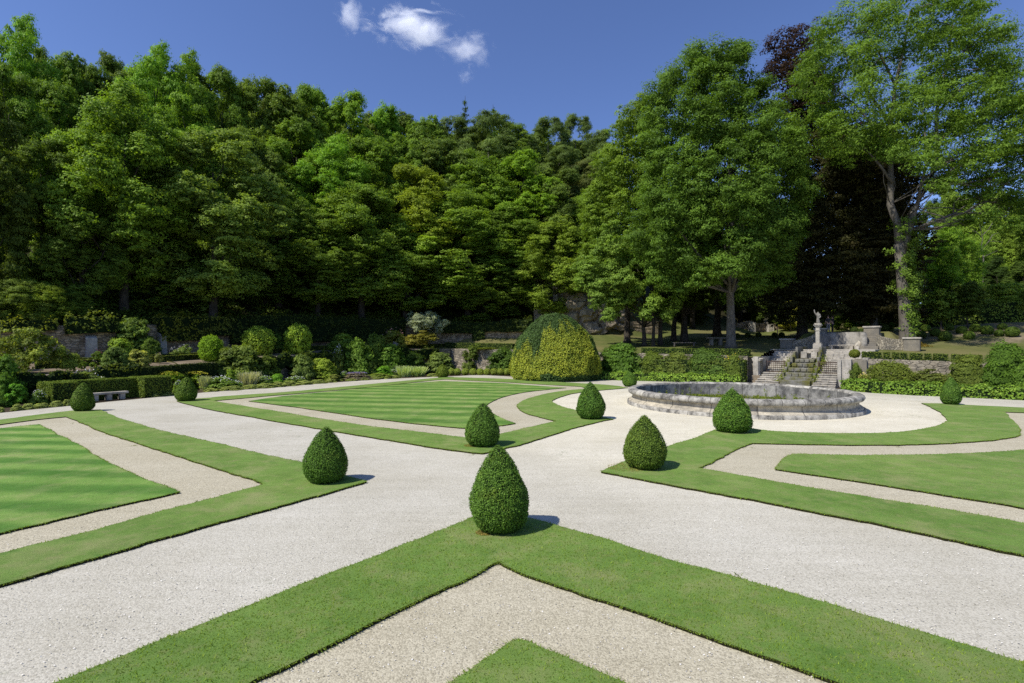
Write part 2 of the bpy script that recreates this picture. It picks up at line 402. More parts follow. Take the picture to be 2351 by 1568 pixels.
def water_mat():
    m, nt, out = mat('pond_water'); P = pos(nt); n = noise_n(nt, P, 3, 4)
    c = ramp(nt, noise_n(nt, P, .8, 6, .7), [(.4, (.012,.016,.006)), (.62, (.05,.06,.015))])
    p = princ(nt, out, c, .06, bump(nt, n, .08, .02), .5); return m
M_WATER = water_mat()
SUN_E = 5.0; SKY_S = 0.112; SKY_TINT = (1.0, 1.05, 1.38)
# ================================================================ ground, paths, lawns
def gravel_two():
    """white gravel that grows paler and warmer round the fountain"""
    return M_GRAVEL
rngg = random.Random(4)
def curve_poly(pts, jit=.016):
    """pixel points -> ground polygon; 'c' marks a corner, the rest is smoothed"""
    P = [(Vector((*p[:2], 0)) if len(p) > 3 else G(p[0], p[1])).to_2d() for p in pts]
    cor = [len(p) > 2 and p[2] == 'c' for p in pts]
    n = len(P); out = []
    for i in range(n):
        p1, p2 = P[i], P[(i+1) % n]
        p0 = P[i-1] if not cor[i] else p1 * 2 - p2
        p3 = P[(i+2) % n] if not cor[(i+1) % n] else p2 * 2 - p1
        L = (p2 - p1).length; dist = max(4, min(p1.length, p2.length))
        k = max(1, min(160, int(L / max(.16, dist * .014))))
        for j in range(k):
            t = j / k; t2 = t*t; t3 = t2*t
            q = .5 * ((2*p1) + (p2 - p0)*t + (2*p0 - 5*p1 + 4*p2 - p3)*t2 + (3*p1 - p0 - 3*p2 + p3)*t3)
            if jit:
                q = q + Vector((rngg.gauss(0, jit), rngg.gauss(0, jit)))
                w = noise.noise_vector(Vector((q.x*.9, q.y*.9, 0))) * .05 + noise.noise_vector(Vector((q.x*.28, q.y*.28, 7))) * .07; q = q + w.to_2d()
            out.append(q)
    return out
def flat_sheet(name, polys, z, m, kind='structure'):
    loops = [[Vector((p.x, p.y, 0)) for p in q] for q in polys]
    flat = [p for l in loops for p in l]
    tris = geometry.tessellate_polygon(loops)
    mb = MB(); mb.add([(p.x, p.y, z) for p in flat], [tuple(t) for t in tris])
    o = mb.build(name, m); fix_up(o); tag(o, kind=kind); return o
def fix_up(o):
    bm = bmesh.new(); bm.from_mesh(o.data)
    for f in bm.faces:
        if f.normal.z < 0 and abs(f.normal.z) > .5: f.normal_flip()
    bm.to_mesh(o.data); bm.free()
LAWN_TRIS = []
def lawn(name, polys, m, top=.048, label=None):
    loops = [[Vector((p.x, p.y, 0)) for p in q] for q in polys]
    flat = [p for l in loops for p in l]
    tris = [tuple(t) for t in geometry.tessellate_polygon(loops)]
    V = [(p.x, p.y, top) for p in flat]; F = list(tris); mi = [0]*len(tris)
    base = len(V); V += [(p.x, p.y, -.012) for p in flat]
    off = 0
    for l in loops:
        n = len(l)
        for i in range(n):
            a, b = off + i, off + (i+1) % n
            F.append((a, b, base + b, base + a)); mi.append(1)
        off += n
    me = bpy.data.meshes.new(name); me.from_pydata(V, [], F); me.materials.append(m); me.materials.append(M_EDGE)
    me.polygons.foreach_set('material_index', mi); me.update()
    bm = bmesh.new(); bm.from_mesh(me); bmesh.ops.recalc_face_normals(bm, faces=bm.faces)
    for f in bm.faces:
        if abs(f.normal.z) > .5 and f.normal.z < 0: f.normal_flip()
    bm.to_mesh(me); bm.free()
    o = meshobj(name, me); tag(o, label, None, None, 'structure')
    LAWN_TRIS.append((np.array([[V[i] for i in t] for t in tris]), loops, top))
    return o
# --- whole ground
mb = MB()
mb.add([(-1500,-600,-.03),(1500,-600,-.03),(1500,1500,-.03),(-1500,1500,-.03)], [(0,1,2,3)])
tag(mb.build('ground', M_SOIL), 'bare earth under the beds', None, None, 'structure')
# --- white gravel of all the paths
gp = [Vector((-40,-14)), Vector((-34,5))] + [at(px, d_path(px)).to_2d() for px in (-500,-200,0,80,161,250,349,467,560,631,740,866,1000,1030)]
gp += [G(px, py).to_2d() for px, py in ((1100,860.5),(1200,866),(1300,868),(1400,871),(1560,874),(1700,877),(1740,883),(1800,889),(1880,893),(1945,897),(2000,902),(2100,908),(2200,912),(2351,918),(2700,930),(3200,946))]
gp += [Vector((60,10)), Vector((50,-14))]
flat_sheet('gravel_path', [gp], 0.0, M_GRAVEL)
# --- parterre A (middle, striped lawn)
A_out = curve_poly([(404,921,'c'),(419,926.4),(483.4,941.5),(564,956.5),(597,963),(631.4,969.4),(731.5,986),(771.7,992.8),(892.6,1013.5),(1000,1030.6),(1109,1043.7,'c'),
  (1200,1021),(1300,989),(1385,967.5),(1406,964,'c'),(1366,954.5),(1326.8,944.3),(1300,938.0),(1278.5,929.8),(1269.9,923.6),(1275.8,917.4),(1291.9,910.7),(1318.8,904),(1375.2,897.3),(1412.8,894.0),(1443,890.8,'c'),
  (1400,885.0),(1305,879.2),(1198,872.6),(1148,870.0),(1026.9,866.4,'c'),(1000,868.4),(839,883.8),(677.7,899.2),(516.6,910.7),(483,914.3),(440,917)])
A_in = curve_poly([(489,921.7,'c'),(564,934.2),(624,944.3),(785,971.1),(919.5,988.9),(1067,1006),(1097,1008.6,'c'),(1145.6,999.3),(1215,982.5),(1278.5,968.6,'c'),
  (1235.5,957.9),(1208.7,951),(1192.6,940.3),(1189.5,930),(1203.3,920.1),(1230,910.7),(1265,902.7),(1300,897.6),(1345,893.6,'c'),(1335,888.5,'c'),(1251.6,883.9),(1171,878.8),(1090,875),(1026.9,871.8,'c'),(1000,873.4),(865.7,887.9),(677.7,905.3),(631,909)])
A_lawn = curve_poly([(570.3,922,'c'),(624,929.5),(704.6,940.3),(839,960.4),(973,976.5),(1069.8,985.6,'c'),(1144.2,979.8),(1183,973.8,'c'),(1157.6,964.4),(1138.8,955),(1121,945),(1117,936),(1130.8,922.8),(1157.6,912),(1198,902.7),(1251.6,895.9),(1300,891.4,'c'),
  (1198,883.9),(1148,880),(1090.5,878.2),(1010.8,875.6,'c'),(919.5,883.2),(785,897.3),(651,910.4)])
# --- parterre B (left)
B_out = curve_poly([(-300,1003,'c'),(0,965.4),(80.6,954.6),(166.5,944.6),(231,942,'c'),(257.8,955.5),(308.9,973),(376,991.6),(456.6,1010),(502,1021.8),(600,1044.5),(700,1068),(838,1109.5,'c'),
  (700,1149),(600,1178),(400,1235),(200,1292),(0,1350),(-500,1500,'c')])
B_in = curve_poly([(-300,1018,'c'),(0,976.8),(80.6,965.4),(150.4,958.7,'c'),(188,973.4),(241.7,996.3),(319.6,1021.8),(450,1064),(530,1090),(608,1115.5,'c'),(400,1172),(200,1228),(0,1278),(-500,1412,'c')])
B_lawn = curve_poly([(-300,1026,'c'),(0,985.5),(91.3,976.4,'c'),(112.8,986.9),(174.6,1021.8),(240,1060),(320,1097),(413,1133.5,'c'),(200,1182),(0,1230),(-500,1342,'c')])
# --- parterre D (right)
D_out = curve_poly([(1380,1086.5,'c'),(1435,1062),(1530,1029.5),(1590,1008),(1640,990),(1688,975,'c'),(1740.5,988.2),(1839.8,995),(1956.6,997.3),(2044,995),(2102.6,989),(2146.4,980.3),(2169.8,971.6),(2174.5,963.5),(2161,949.7),(2137.6,936.5),(2117.2,927.0,'c'),
  (2161,927.8),(2248.6,932.6),(2351,937.5),(2800,962,'c'),(2900,1390,'c'),(2351,1281),(2200,1248),(2000,1205),(1700,1145),(1500,1108.5)])
D_in = curve_poly([(1605,1078,'c'),(1664.6,1049),(1722,1019.8,'c'),(1869,1023.6),(2015,1024.6),(2161,1021.2),(2277.8,1012.5),(2330.4,1004.5),(2346.4,992),(2336,976),(2313,954),(2307,947.4,'c'),(2351,949),(2700,968,'c'),(2750,1290,'c'),(2351,1207),(2100,1163),(1900,1130)])
D_lawn = curve_poly([(1779,1080,'c'),(1800,1057),(1822,1044.6,'c'),(1956.6,1047.8),(2131.8,1046.5),(2277.8,1041),(2351,1035.8),(2440,1022),(2520,1000,'c'),(2640,1238,'c'),(2351,1171),(2150,1138),(1950,1105.5)])
# --- parterre C (front)
C_out = curve_poly([(1134.5,1175.5,'c'),(1270,1210),(1500,1281),(1700,1339),(1900,1395),(2100,1452),(2351,1529),(2800,1668,'c'),(7.5,-.5,'c','w'),(-7.5,-1.5,'c','w'),(-90,1660,'c'),(155,1568),(300,1509),(500,1428),(700,1345),(900,1269)], .008)
C_in = curve_poly([(1145,1298,'c'),(1200,1322),(1400,1392),(1600,1462),(1900,1568),(2150,1660,'c'),(4.6,.8,'c','w'),(-3.2,.8,'c','w'),(430,1655,'c'),(600,1568),(750,1492),(900,1417)], .008)
C_lawn = curve_poly([(1185,1478),(1130,1510),(1040,1568),(900,1660,'c'),(0,2.2,'c','w'),(1650,1660,'c'),(1405,1566),(1245,1502)], .008)
lawn('lawn_strip', [A_out, A_in], M_GRASS, label='turf band round the striped lawn before the big golden yew')
lawn('lawn_strip', [B_out, B_in], M_GRASS, label='turf band round the lawn at the left edge')
lawn('lawn_strip', [C_out, C_in], M_GRASS, .05, label='turf band meeting under the nearest topiary')
lawn('lawn_strip', [D_out, D_in], M_GRASS, label='turf band curving round the right side of the fountain')
for q in (A_in, B_in, C_in, D_in): flat_sheet('gravel_bed', [q], .006, M_BEIGE)
lawn('lawn', [A_lawn], M_GRASS1, label='lawn mown in stripes in the middle parterre')
lawn('lawn', [B_lawn], M_GRASS2, label='mown lawn at the left edge')
lawn('lawn', [C_lawn], M_GRASS, .05, label='lawn tip at the bottom of the picture')
lawn('lawn', [D_lawn], M_GRASS, label='lawn at the right edge')
# --- grass blades and ragged edges (only where they are large enough to be seen)
def grass_blades():
    rs = np.random.default_rng(7); Vs = []; Vr = []
    for tris, loops, top in LAWN_TRIS:
        a, b, c = tris[:, 0], tris[:, 1], tris[:, 2]
        area = .5 * np.abs((b[:,0]-a[:,0])*(c[:,1]-a[:,1]) - (b[:,1]-a[:,1])*(c[:,0]-a[:,0]))
        N = int(min(area.sum(), 400) * 900)
        idx = rs.choice(len(area), N, p=area/area.sum())
        u = np.sqrt(rs.random(N)); w = rs.random(N)
        P = a[idx]*(1-u)[:,None] + b[idx]*(u*(1-w))[:,None] + c[idx]*(u*w)[:,None]
        d = np.hypot(P[:,0], P[:,1])
        keep = (d < 10) & (P[:,1] > 4.2) & (rs.random(N) < np.clip((7.0/np.maximum(d,1))**2.4, 0, 1)) & (np.abs(P[:,0]) < P[:,1]*1.08)
        P = P[keep]; n = len(P)
        h = rs.uniform(.012, .032, n); lean = rs.normal(0, .012, (n, 2)); ang = rs.random(n)*2*PI; wd = rs.uniform(.004, .007, n) * np.clip(d[keep]/7, 1, 2.2)
        dx = np.cos(ang)*wd; dy = np.sin(ang)*wd
        v = np.zeros((n, 3, 3)); v[:, :, :] = P[:, None, :]
        v[:, 0, 0] -= dx; v[:, 0, 1] -= dy; v[:, 1, 0] += dx; v[:, 1, 1] += dy
        v[:, 2, 0] += lean[:,0]; v[:, 2, 1] += lean[:,1]; v[:, 2, 2] += h
        Vs.append(v.reshape(-1, 3)); Vr.append(np.clip(rs.normal(.5, .22, n), 0, 1))
        # tufts on the cut edge
        for l in loops:
            L = np.array([(p.x, p.y) for p in l]); M = np.roll(L, -1, 0); mid = (L+M)/2; dd = np.hypot(mid[:,0], mid[:,1]); ln = np.hypot(*(M-L).T)
            sel = (dd < 30) & (mid[:,1] > 3.5)
            for k in np.nonzero(sel)[0]:
                n = int(ln[k] * np.clip(2600/dd[k], 60, 330)*.8)
                if n < 1: continue
                t = rs.random(n)[:, None]; p = L[k]*(1-t) + M[k]*t + rs.normal(0, .012, (n, 2))
                nrm = np.array([M[k][1]-L[k][1], -(M[k][0]-L[k][0])]) / max(ln[k], 1e-4)
                s = rs.normal(0, .028, n)[:, None]*nrm + rs.normal(0, .015, (n, 2))
                h = rs.uniform(-.02, .03, n); wd = rs.uniform(.005, .009, n)*np.clip(dd[k]/8, 1, 2.4); ang = rs.random(n)*2*PI
                v = np.zeros((n, 3, 3)); v[:, :, :2] = p[:, None, :]; v[:, :, 2] = top - .006
                v[:, 0, 0] -= np.cos(ang)*wd; v[:, 0, 1] -= np.sin(ang)*wd; v[:, 1, 0] += np.cos(ang)*wd; v[:, 1, 1] += np.sin(ang)*wd
                v[:, 2, :2] += s; v[:, 2, 2] += h
                Vs.append(v.reshape(-1, 3)); Vr.append(np.clip(rs.normal(.35, .2, n), 0, 1))
    V = np.concatenate(Vs); var = np.concatenate(Vr)
    F = np.arange(len(V)).reshape(-1, 3)
    me = np_mesh('grass', V, F, var, (M_LEAF,))
    o = meshobj('grass', me, color=(.080,.128,.031)); tag(o, 'short grass blades of the turf', 'grass', None, 'stuff')
    print('blades', len(F))
grass_blades()
# ================================================================ upper terrain
def build_terrain():
    angs = list(np.concatenate([np.linspace(-800, 0, 21)[:-1], np.linspace(0, 1000, 72)[:-1], np.linspace(1000, 1070, 16)[:-1], np.linspace(1070, 1690, 46)[:-1], np.linspace(1690, 2110, 74)[:-1], np.linspace(2110, 2500, 30)[:-1], np.linspace(2500, 3600, 22)]))
    rows = []
    for px in angs:
        p = prof(px); ds = [p[0][0]]; 
        for a, b in zip(p[:-1], p[1:]):
            k = 3
            L = b[0] - a[0]
            k = 1 if L < 1 else (16 if L < 14 and a is p[0] else (10 if L < 30 else 14))
            for j in range(1, k+1): ds.append(a[0] + L * j / k)
        rows.append((px, ds))
    n = max(len(r[1]) for r in rows)
    V = []; wild = []; bare = []; F = []
    for px, ds in rows:
        ds = ds + [ds[-1] + i for i in range(1, n - len(ds) + 1)]
        p = prof(px)
        for j, d in enumerate(ds):
            z = terr(px, d); 
            if d > p[2][0] + 1: z += noise.noise(Vector((kx(px)*d*.08, d*.08, 0))) * min(1.5, (d - p[2][0]) * .05)
            elif j: z += noise.noise(Vector((kx(px)*d*.3, d*.3, 0))) * .05
            V.append((kx(px)*d, d, z))
            w = 1.0 if (px < 1215 and d > p[2][0] - .3) else 0.0
            if px >= 1215: w = float(np.clip((d - (76 if px < 1450 else 100)) / 5, 0, 1))
            wild.append(w)
            b = 1.0 if (px < 960 and d < p[1][0] + .5) else 0.0
            if 2040 < px and d > p[2][0]+.5 and d < 58: b = .85 * min(1, (d-p[2][0])/2) * float(np.clip(.5 + 1.4*noise.noise(Vector((kx(px)*d*.5, d*.5, 3))), 0, 1))
            bare.append(b)
    for i in range(len(rows) - 1):
        for j in range(n - 1):
            a = i*n + j
            q = [a, a + n, a + n + 1, a + 1]
            cx = sum(V[k][0] for k in q)/4; cy = sum(V[k][1] for k in q)/4
            lx, ly = s_local(cx, cy)
            if -3.35 < lx < 4.6 and ly < 4.9 and ly > -2: continue
            F.append(q)
    me = bpy.data.meshes.new('hillside'); me.from_pydata(V, [], F)
    for nm, dat in (('wild', wild), ('bare', bare)):
        a = me.attributes.new(nm, 'FLOAT', 'POINT'); a.data.foreach_set('value', np.array(dat, np.float32))
    me.polygons.foreach_set('use_smooth', [True]*len(F)); me.materials.append(M_HILL); me.update()
    o = meshobj('hillside', me); fix_up(o); tag(o, 'upper terrace lawns and the wooded slope', None, None, 'structure')
build_terrain()
# ================================================================ walls
def wall_strip(name, px_list, d_of, zb, zt, thick, m, label, cat='wall', cap=None, nz=6, rough=.05, parent=None, world=None):
    """rough stone wall along a plan line; front face gets a UV in metres"""
    pts = world or [at(px, d_of(px)) for px in px_list]
    mb = MB(); u = 0.0; us = [0]
    for a, b in zip(pts[:-1], pts[1:]): u += (b - a).length; us.append(u)
    n = len(pts); top = [zt(i) for i in range(n)]; bot = [zb(i) for i in range(n)]
    rn = random.Random(sum(map(ord, name)) % 97 + n)
    def nrm(i):
        t = pts[min(i+1, n-1)] - pts[max(i-1, 0)]; v = Vector((-t.y, t.x, 0)); v.normalize()
        return v if v.y > 0 else -v
    V = []; 
    for i in range(n):
        for j in range(nz + 1):
            f = j / nz; q = pts[i] + nrm(i) * rn.uniform(-rough, rough)
            V.append((q.x, q.y, bot[i] + (top[i] - bot[i]) * f + (rn.uniform(-rough, rough) if j == nz else 0)))
    for i in range(n):
        q = pts[i] + nrm(i) * thick
        V.append((q.x, q.y, top[i] + rn.uniform(-rough, rough)*.5)); V.append((q.x, q.y, bot[i]))
    F = []; U = []
    for i in range(n - 1):
        for j in range(nz):
            a = i*(nz+1)+j; b = a + nz + 1
            F.append((a, b, b+1, a+1))
            z0 = bot[i]+(top[i]-bot[i])*j/nz; z1 = bot[i]+(top[i]-bot[i])*(j+1)/nz
            U.append(((us[i], z0), (us[i+1], z0), (us[i+1], z1), (us[i], z1)))
        t0 = i*(nz+1)+nz; t1 = t0+nz+1; k = n*(nz+1) + 2*i
        F.append((t0, t1, k+2, k)); U.append(((us[i], 0), (us[i+1], 0), (us[i+1], thick), (us[i], thick)))
        F.append((k, k+2, k+3, k+1)); U.append(((us[i], 1), (us[i+1], 1), (us[i+1], 0), (us[i], 0)))
    for i in (0, n-1):
        k = n*(nz+1)+2*i
        F.append(tuple([i*(nz+1)+j for j in range(nz+1)] + [k, k+1])); U.append(tuple([(thick, bot[i])]*(nz+1) + [(0, top[i]), (0, bot[i])]))
    mb.add(V, F, False, U)
    o = mb.build(name, m, parent)
    bm = bmesh.new(); bm.from_mesh(o.data); bmesh.ops.recalc_face_normals(bm, faces=bm.faces); bm.to_mesh(o.data); bm.free()
    if parent is None: tag(o, label, cat)
    return o
def seq(a, b, n): return [a + (b - a) * i / (n - 1) for i in range(n)]
# low retaining wall, left border
L1 = seq(-700, 1034, 90)
wall_strip('retaining_wall', L1, lambda p: d_bound(p) - .35, lambda i: -.1, lambda i: prof(L1[i])[0][1] + .06, .5, M_RUB, 'low rough stone wall behind the flower border at left')
# high rubble wall at the foot of the wood
L2 = seq(-700, 1225, 120)
def zt2(i):
    px = L2[i]; d = d_wall(px)
    return zz(tab(px, [(-700,775),(0,751),(100,748),(240,743),(350,746),(520,745),(700,741),(860,746),(1000,743),(1100,744),(1225,741)]), d)
wall_strip('rubble_wall', L2, lambda p: d_wall(p) - .25, lambda i: prof(L2[i])[1][1] - .3, zt2, .6, M_RUBT, 'tall old rubble wall between the terrace and the wood', nz=8, rough=.09)
def buttress(px, w, h, label):
    d = d_wall(px) - .3; z0 = terr(px, d) - .2
    t = at(px+4, d_wall(px+4)) - at(px-4, d_wall(px-4)); t.normalize(); nn = Vector((-t.y, t.x, 0)); nn = nn if nn.y > 0 else -nn
    c = at(px, d); mb = MB()
    def fr(x, y, z): return c + t*x + nn*y + Vector((0,0,z))
    mb.hexa([fr(-w/2,-.75,z0), fr(w/2,-.75,z0), fr(w/2,.05,z0), fr(-w/2,.05,z0), fr(-w/2,-.55,z0+h), fr(w/2,-.55,z0+h), fr(w/2,.05,z0+h+.25), fr(-w/2,.05,z0+h+.25)])
    o = mb.build('wall_buttress', M_PLAIN, bevel=.05); tag(o, label, 'buttress', 'buttresses of the tall rubble wall')
buttress(208, .75, 2.0, 'pale stone buttress on the rubble wall beside pink roses')
buttress(367, .55, 2.2, 'narrow stone buttress on the rubble wall left of the golden climber')
buttress(905, .9, 2.0, 'dim stone buttress on the shaded part of the rubble wall')
# right retaining wall, either side of the staircase
L3 = seq(1036, 1716, 60)
wall_strip('retaining_wall', L3, lambda p: d_bound(p) - .3, lambda i: -.1, lambda i: terr(L3[i], d_bound(L3[i])) + .08, .5, M_RUB, 'stone retaining wall behind the shrubs left of the staircase')
L4 = seq(1962, 3100, 70)
wall_strip('retaining_wall', L4, lambda p: d_bound(p) - .3, lambda i: -.1, lambda i: terr(L4[i], d_bound(L4[i])) + .1, .5, M_RUB, 'dry stone retaining wall with ivy right of the staircase')
# far walls under the trees
W5 = [at(1418, 79), at(1450, 80), at(1480, 81), at(1520, 82)]
wall_strip('far_wall', None, None, lambda i: terr_xy(W5[i].x, W5[i].y) - .3, lambda i: zz(738, W5[i].y), .5, M_RUBT, 'sunlit rubble wall behind the three lime trunks', world=W5)
W6 = [at(p, 92 - (p-1690)*.012) for p in seq(1670, 1880, 24)]
wall_strip('far_wall', None, None, lambda i: terr_xy(W6[i].x, W6[i].y) - .5, lambda i: zz(738 + 3*math.sin(i*.7), W6[i].y), .5, M_RUBT, 'long distant stone wall seen between the tree trunks', world=W6)
for p in (1726, 1768, 1812):
    d = 90.5; z0 = terr(p, d) - .3; mb = MB(); c = at(p, d)
    mb.hexa([c+Vector((x,y,z)) for z, w in ((z0,.55),(z0+2.0,.42)) for x, y in ((-w,-.5),(w,-.5),(w,.5),(-w,.5))])
    tag(mb.build('wall_buttress', M_PLAIN, bevel=.05), 'small buttress on the distant stone wall behind the trunks', 'buttress', 'buttresses of the distant wall')
# cliff
def cliff():
    nx, nz_ = 110, 60; V = []; F = []
    for i in range(nx):
        px = 1222 + (1440 - 1222) * i / (nx-1)
        d = tab(px, [(1150,80),(1230,77.5),(1300,76.0),(1380,76.5),(1420,78.2),(1440,80)])
        z0 = terr(px, d) - .6; hgt = tab(px, [(1150,5),(1230,9),(1330,11),(1400,7.5),(1440,3.5)])
        for j in range(nz_):
            f = j / (nz_-1); z = z0 + hgt * f
            q = Vector((kx(px)*d, d, z))
            c = Vector((q.x*.42, z*.5, 1.7)); cell = noise.cell_vector(c + noise.noise_vector(c*1.6)*.35)
            vd = noise.voronoi(c*.9)[0]
            edge = min(1, (vd[1]-vd[0])*4)
            y = d + f*2.5 - cell.x*1.1*(1-f*.3) - edge*.8 + noise.noise(c*3)*.25
            V.append((q.x + cell.y*.3, y, z))
    for i in range(nx-1):
        for j in range(nz_-1):
            a = i*nz_+j; F.append((a, a+nz_, a+nz_+1, a+1))
    o = MB().add(V, F).build('cliff', M_CLIFF); tag(o, 'pale rock face at the back of the lawn behind the golden yew', 'rock face')
cliff()
# ================================================================ fountain basin
BC = Vector((13.06, 29.76, 0))
fb = empty('fountain_basin', BC); tag(fb, 'large round weathered stone fountain basin on the white gravel', 'fountain')
mb = MB(); mb.lathe([(6.22,-.1),(6.22,.17),(6.15,.20)], 96, uvh=38.5); mb.build('plinth', M_RIM, fb)
mb = MB(); mb.lathe([(6.13,.185),(6.10,.24),(6.02,.30),(5.93,.34),(5.91,.37),(5.91,.56),(5.97,.61)], 96, uvh=38.5); mb.build('basin_wall', M_BAS, fb)
mb = MB(); rimp = [(5.96,.60),(6.05,.61),(6.13,.66),(6.17,.75),(6.13,.85),(6.03,.915),(5.90,.935),(5.74,.925),(5.66,.89),(5.64,.80)]
mb.lathe(rimp, 132, uvh=38.5); ro = mb.build('rim', M_RIM, fb)
for v in ro.data.vertices:
    a = math.atan2(v.co.y, v.co.x); k = 1 + .004*noise.noise(Vector((math.cos(a)*9, math.sin(a)*9, v.co.z*3)))
    blk = noise.cell(Vector((round(a*37/6.283)*1.37, 0, 0)))*.012
    v.co.x *= k; v.co.y *= k; v.co.z += blk - .006
mb = MB(); mb.lathe([(5.64,.81),(5.66,.4),(5.68,-.06)], 96, uvh=36); 
mb.build('inner_wall', M_BASIN_IN, fb)
mb = MB(); mb.lathe([(5.67,.02),(.01,.02)], 64, c=tuple(BC), smooth=False); wo = mb.build('water', M_WATER); fix_up(wo); tag(wo, 'shallow dark water in the fountain basin', None, None, 'structure')
# ================================================================ staircase and cascade
M_STEP = stone_mat('step_riser', (.50,.46,.37), (.38,.345,.275), (.12,.11,.10), None, .6)
st = empty('garden_staircase', SO); tag(st, 'stone double staircase with a mossy water cascade between its flights', 'staircase')
def sbuild(mb, name, m, parent=st, bevel=.025, **k):
    for i, v in enumerate(mb.v):
        mb.v[i] = tuple(Vector(v) - SO)
    return mb.build(name, m, parent, bevel, **k)
def sbox(mb, lx, ly, z, dx, dy, dz): mb.box((lx, ly, z), (dx, dy, dz), S)
rs = random.Random(5)
for nm, x0, x1, lab in (('stair_flight', -3.05, -1.30, None), ('stair_flight', 1.30, 2.85, None)):
    mb = MB(); rise = .172; z = 0; y = -2.15; tr = []
    for k in range(12):
        if k == 6: y += .45
        z += rise
        ext = .25 * max(0, (4 - k)) / 4
        xl, xr = (x0 - ext, x1) if x0 < 0 else (x0, x1 + ext*.6)
        nseg = 3
        for q in range(nseg):
            a = xl + (xr-xl)*q/nseg; b = xl + (xr-xl)*(q+1)/nseg
            sbox(mb, (a+b)/2, y + 1.4 + rs.uniform(-.015,.015), z/2 - .14, b-a-.012, 2.8, z + .12 + rs.uniform(-.01,.01))
            tr.append(((a+b)/2, y + .19 + rs.uniform(-.015,.015), z - .035 + rs.uniform(-.008,.008), b-a-.014, .48, .075))
        y += .40
    sf = sbuild(mb, nm, M_STEP, bevel=.02)
    mb = MB()
    for q in tr: sbox(mb, *q)
    sbuild(mb, 'tread', M_PLAIN, sf, bevel=.015)
# cascade steps
mb = MB(); z = .2; y = -2.0
for k, (h, dep) in enumerate(((.30,.8),(.26,.55),(.42,.7),(.40,.75),(.40,.7),(.36,.7))):
    w = (2.3, 2.25, 2.1, 2.0, 1.75, 1.6)[k]
    sbox(mb, .0, y + 2.2, (z+h)/2 - .1, w, 4.4, z + h + .2); z += h - (.08 if k == 1 else 0); y += dep
    if k >= 2:
        for q in range(4): sbox(mb, -w/2 + (q+.5)*w/4, y - dep - .03 + rs.uniform(-.03,.03), z - h*.45, w/4-.05, .2, h*.75)
cas = sbuild(mb, 'cascade', M_MOSS, bevel=.05)
mb = MB()
for s in (-1, 1):
    for k in range(7):
        f = k / 7; sbox(mb, s*(1.27 - .05*k*(1)) , -1.6 + k*.75 + 2, .5 + .30*k - .3, .22, 4, .9 + .30*k)
sbuild(mb, 'cascade_kerb', M_MOSS, bevel=.05)
# upper steps and landing
mb = MB()
for k, (y, z) in enumerate(((2.9,2.22),(3.35,2.46),(3.8,2.72),(4.3,2.95))):
    xa, xb = (-3.3, 4.4)
    for a, b in ((xa, -1.0), (1.0, xb)) if k < 3 else ((xa, xb),):
        n = 4
        for q in range(n):
            c0 = a + (b-a)*q/n; c1 = a + (b-a)*(q+1)/n
            sbox(mb, (c0+c1)/2, y + 1.2, z/2, c1-c0-.015, 2.4, z + rs.uniform(-.012,.012))
sbox(mb, .55, 6.9, 3.02, 8.6, 4.4, .18)
sbuild(mb, 'upper_step', M_PLAIN, bevel=.03)
# flank walls of the recess
mb = MB()
for q, m_ in (((-3.55, 1.9, 1.2, .45, 5.0, 2.5), M_PLAIN), ((-3.85, .3, .95, 1.3, .55, 2.9), M_ASH), ((3.45, -.1, 1.15, .75, .7, 2.35), M_PLAIN), ((4.25, .1, 1.0, 1.2, .5, 2.6), M_ASH), ((4.7, 2.6, 1.2, .4, 5, 2.5), M_PLAIN)):
    mb = MB(); sbox(mb, *q); sbuild(mb, 'flank_wall', m_)
mb = MB(); sbox(mb, 3.0, -.45, 1.12, .28, .3, 2.3); sbuild(mb, 'gate_pier', M_WHITE)
mb = MB()   # engaged half column at the left
mb.box((-3.55,-.35,.32), (.7,.6,.85), S); sbuild(mb, 'column_base', M_RUBT)
mb = MB(); c = S(-3.5,-.28); prof_ = [(.27,.75),(.27,.84),(.22,.88),(.20,.95),(.195,1.9),(.22,1.93),(.20,1.98),(.29,2.05)]
mb.lathe(prof_, 18, c=tuple(c)); sbuild(mb, 'half_column', M_WHITE, bevel=0)
mb = MB(); mb.box((-3.5,-.25,2.13), (.72,.62,.16), S); mb.box((-3.45,-.1,2.27), (1.0,.7,.12), S); sbuild(mb, 'column_capital', M_PLAIN)
# water spout block
mb = MB()
for a in (-.42, .42): sbox(mb, a, 3.35, 2.6, .5, .6, .6)
sbox(mb, 0, 3.4, 2.86, .4, .62, .22); sbox(mb, 0, 3.6, 2.5, .34, .3, .5)
sbuild(mb, 'spout_block', M_PLAIN)
# gates
def gate(x0, x1, y, z0, label):
    c = (x0 + x1)/2; g = empty('iron_gate', S(c, y, z0)); tag(g, label, 'gate', 'iron gates across the stair flights')
    o = S(c, y, z0)
    def bb(m_): 
        for i, v in enumerate(m_.v): m_.v[i] = tuple(Vector(v) - o)
        return m_
    mb = MB()
    for z in (.08, .95): mb.box((c, y, z0+z), (x1-x0, .05, .05), S)
    for x in (x0+.03, x1-.03): mb.box((x, y, z0+.55), (.06, .06, 1.1), S)
    bb(mb).build('frame', M_IRON, g)
    mb = MB(); n = int((x1-x0)/.155)
    for i in range(1, n): 
        x = x0 + (x1-x0)*i/n; mb.tube([S(x, y, z0+.02), S(x, y, z0+1.08+.03*(i%2))], .017, 5)
    bb(mb).build('bars', M_IRON, g)
gate(-2.95, -1.35, .45, 1.03, 'rusty iron bar gate across the flight left of the cascade')
gate(1.25, 2.85, .45, 1.03, 'rusty iron bar gate across the flight right of the cascade')
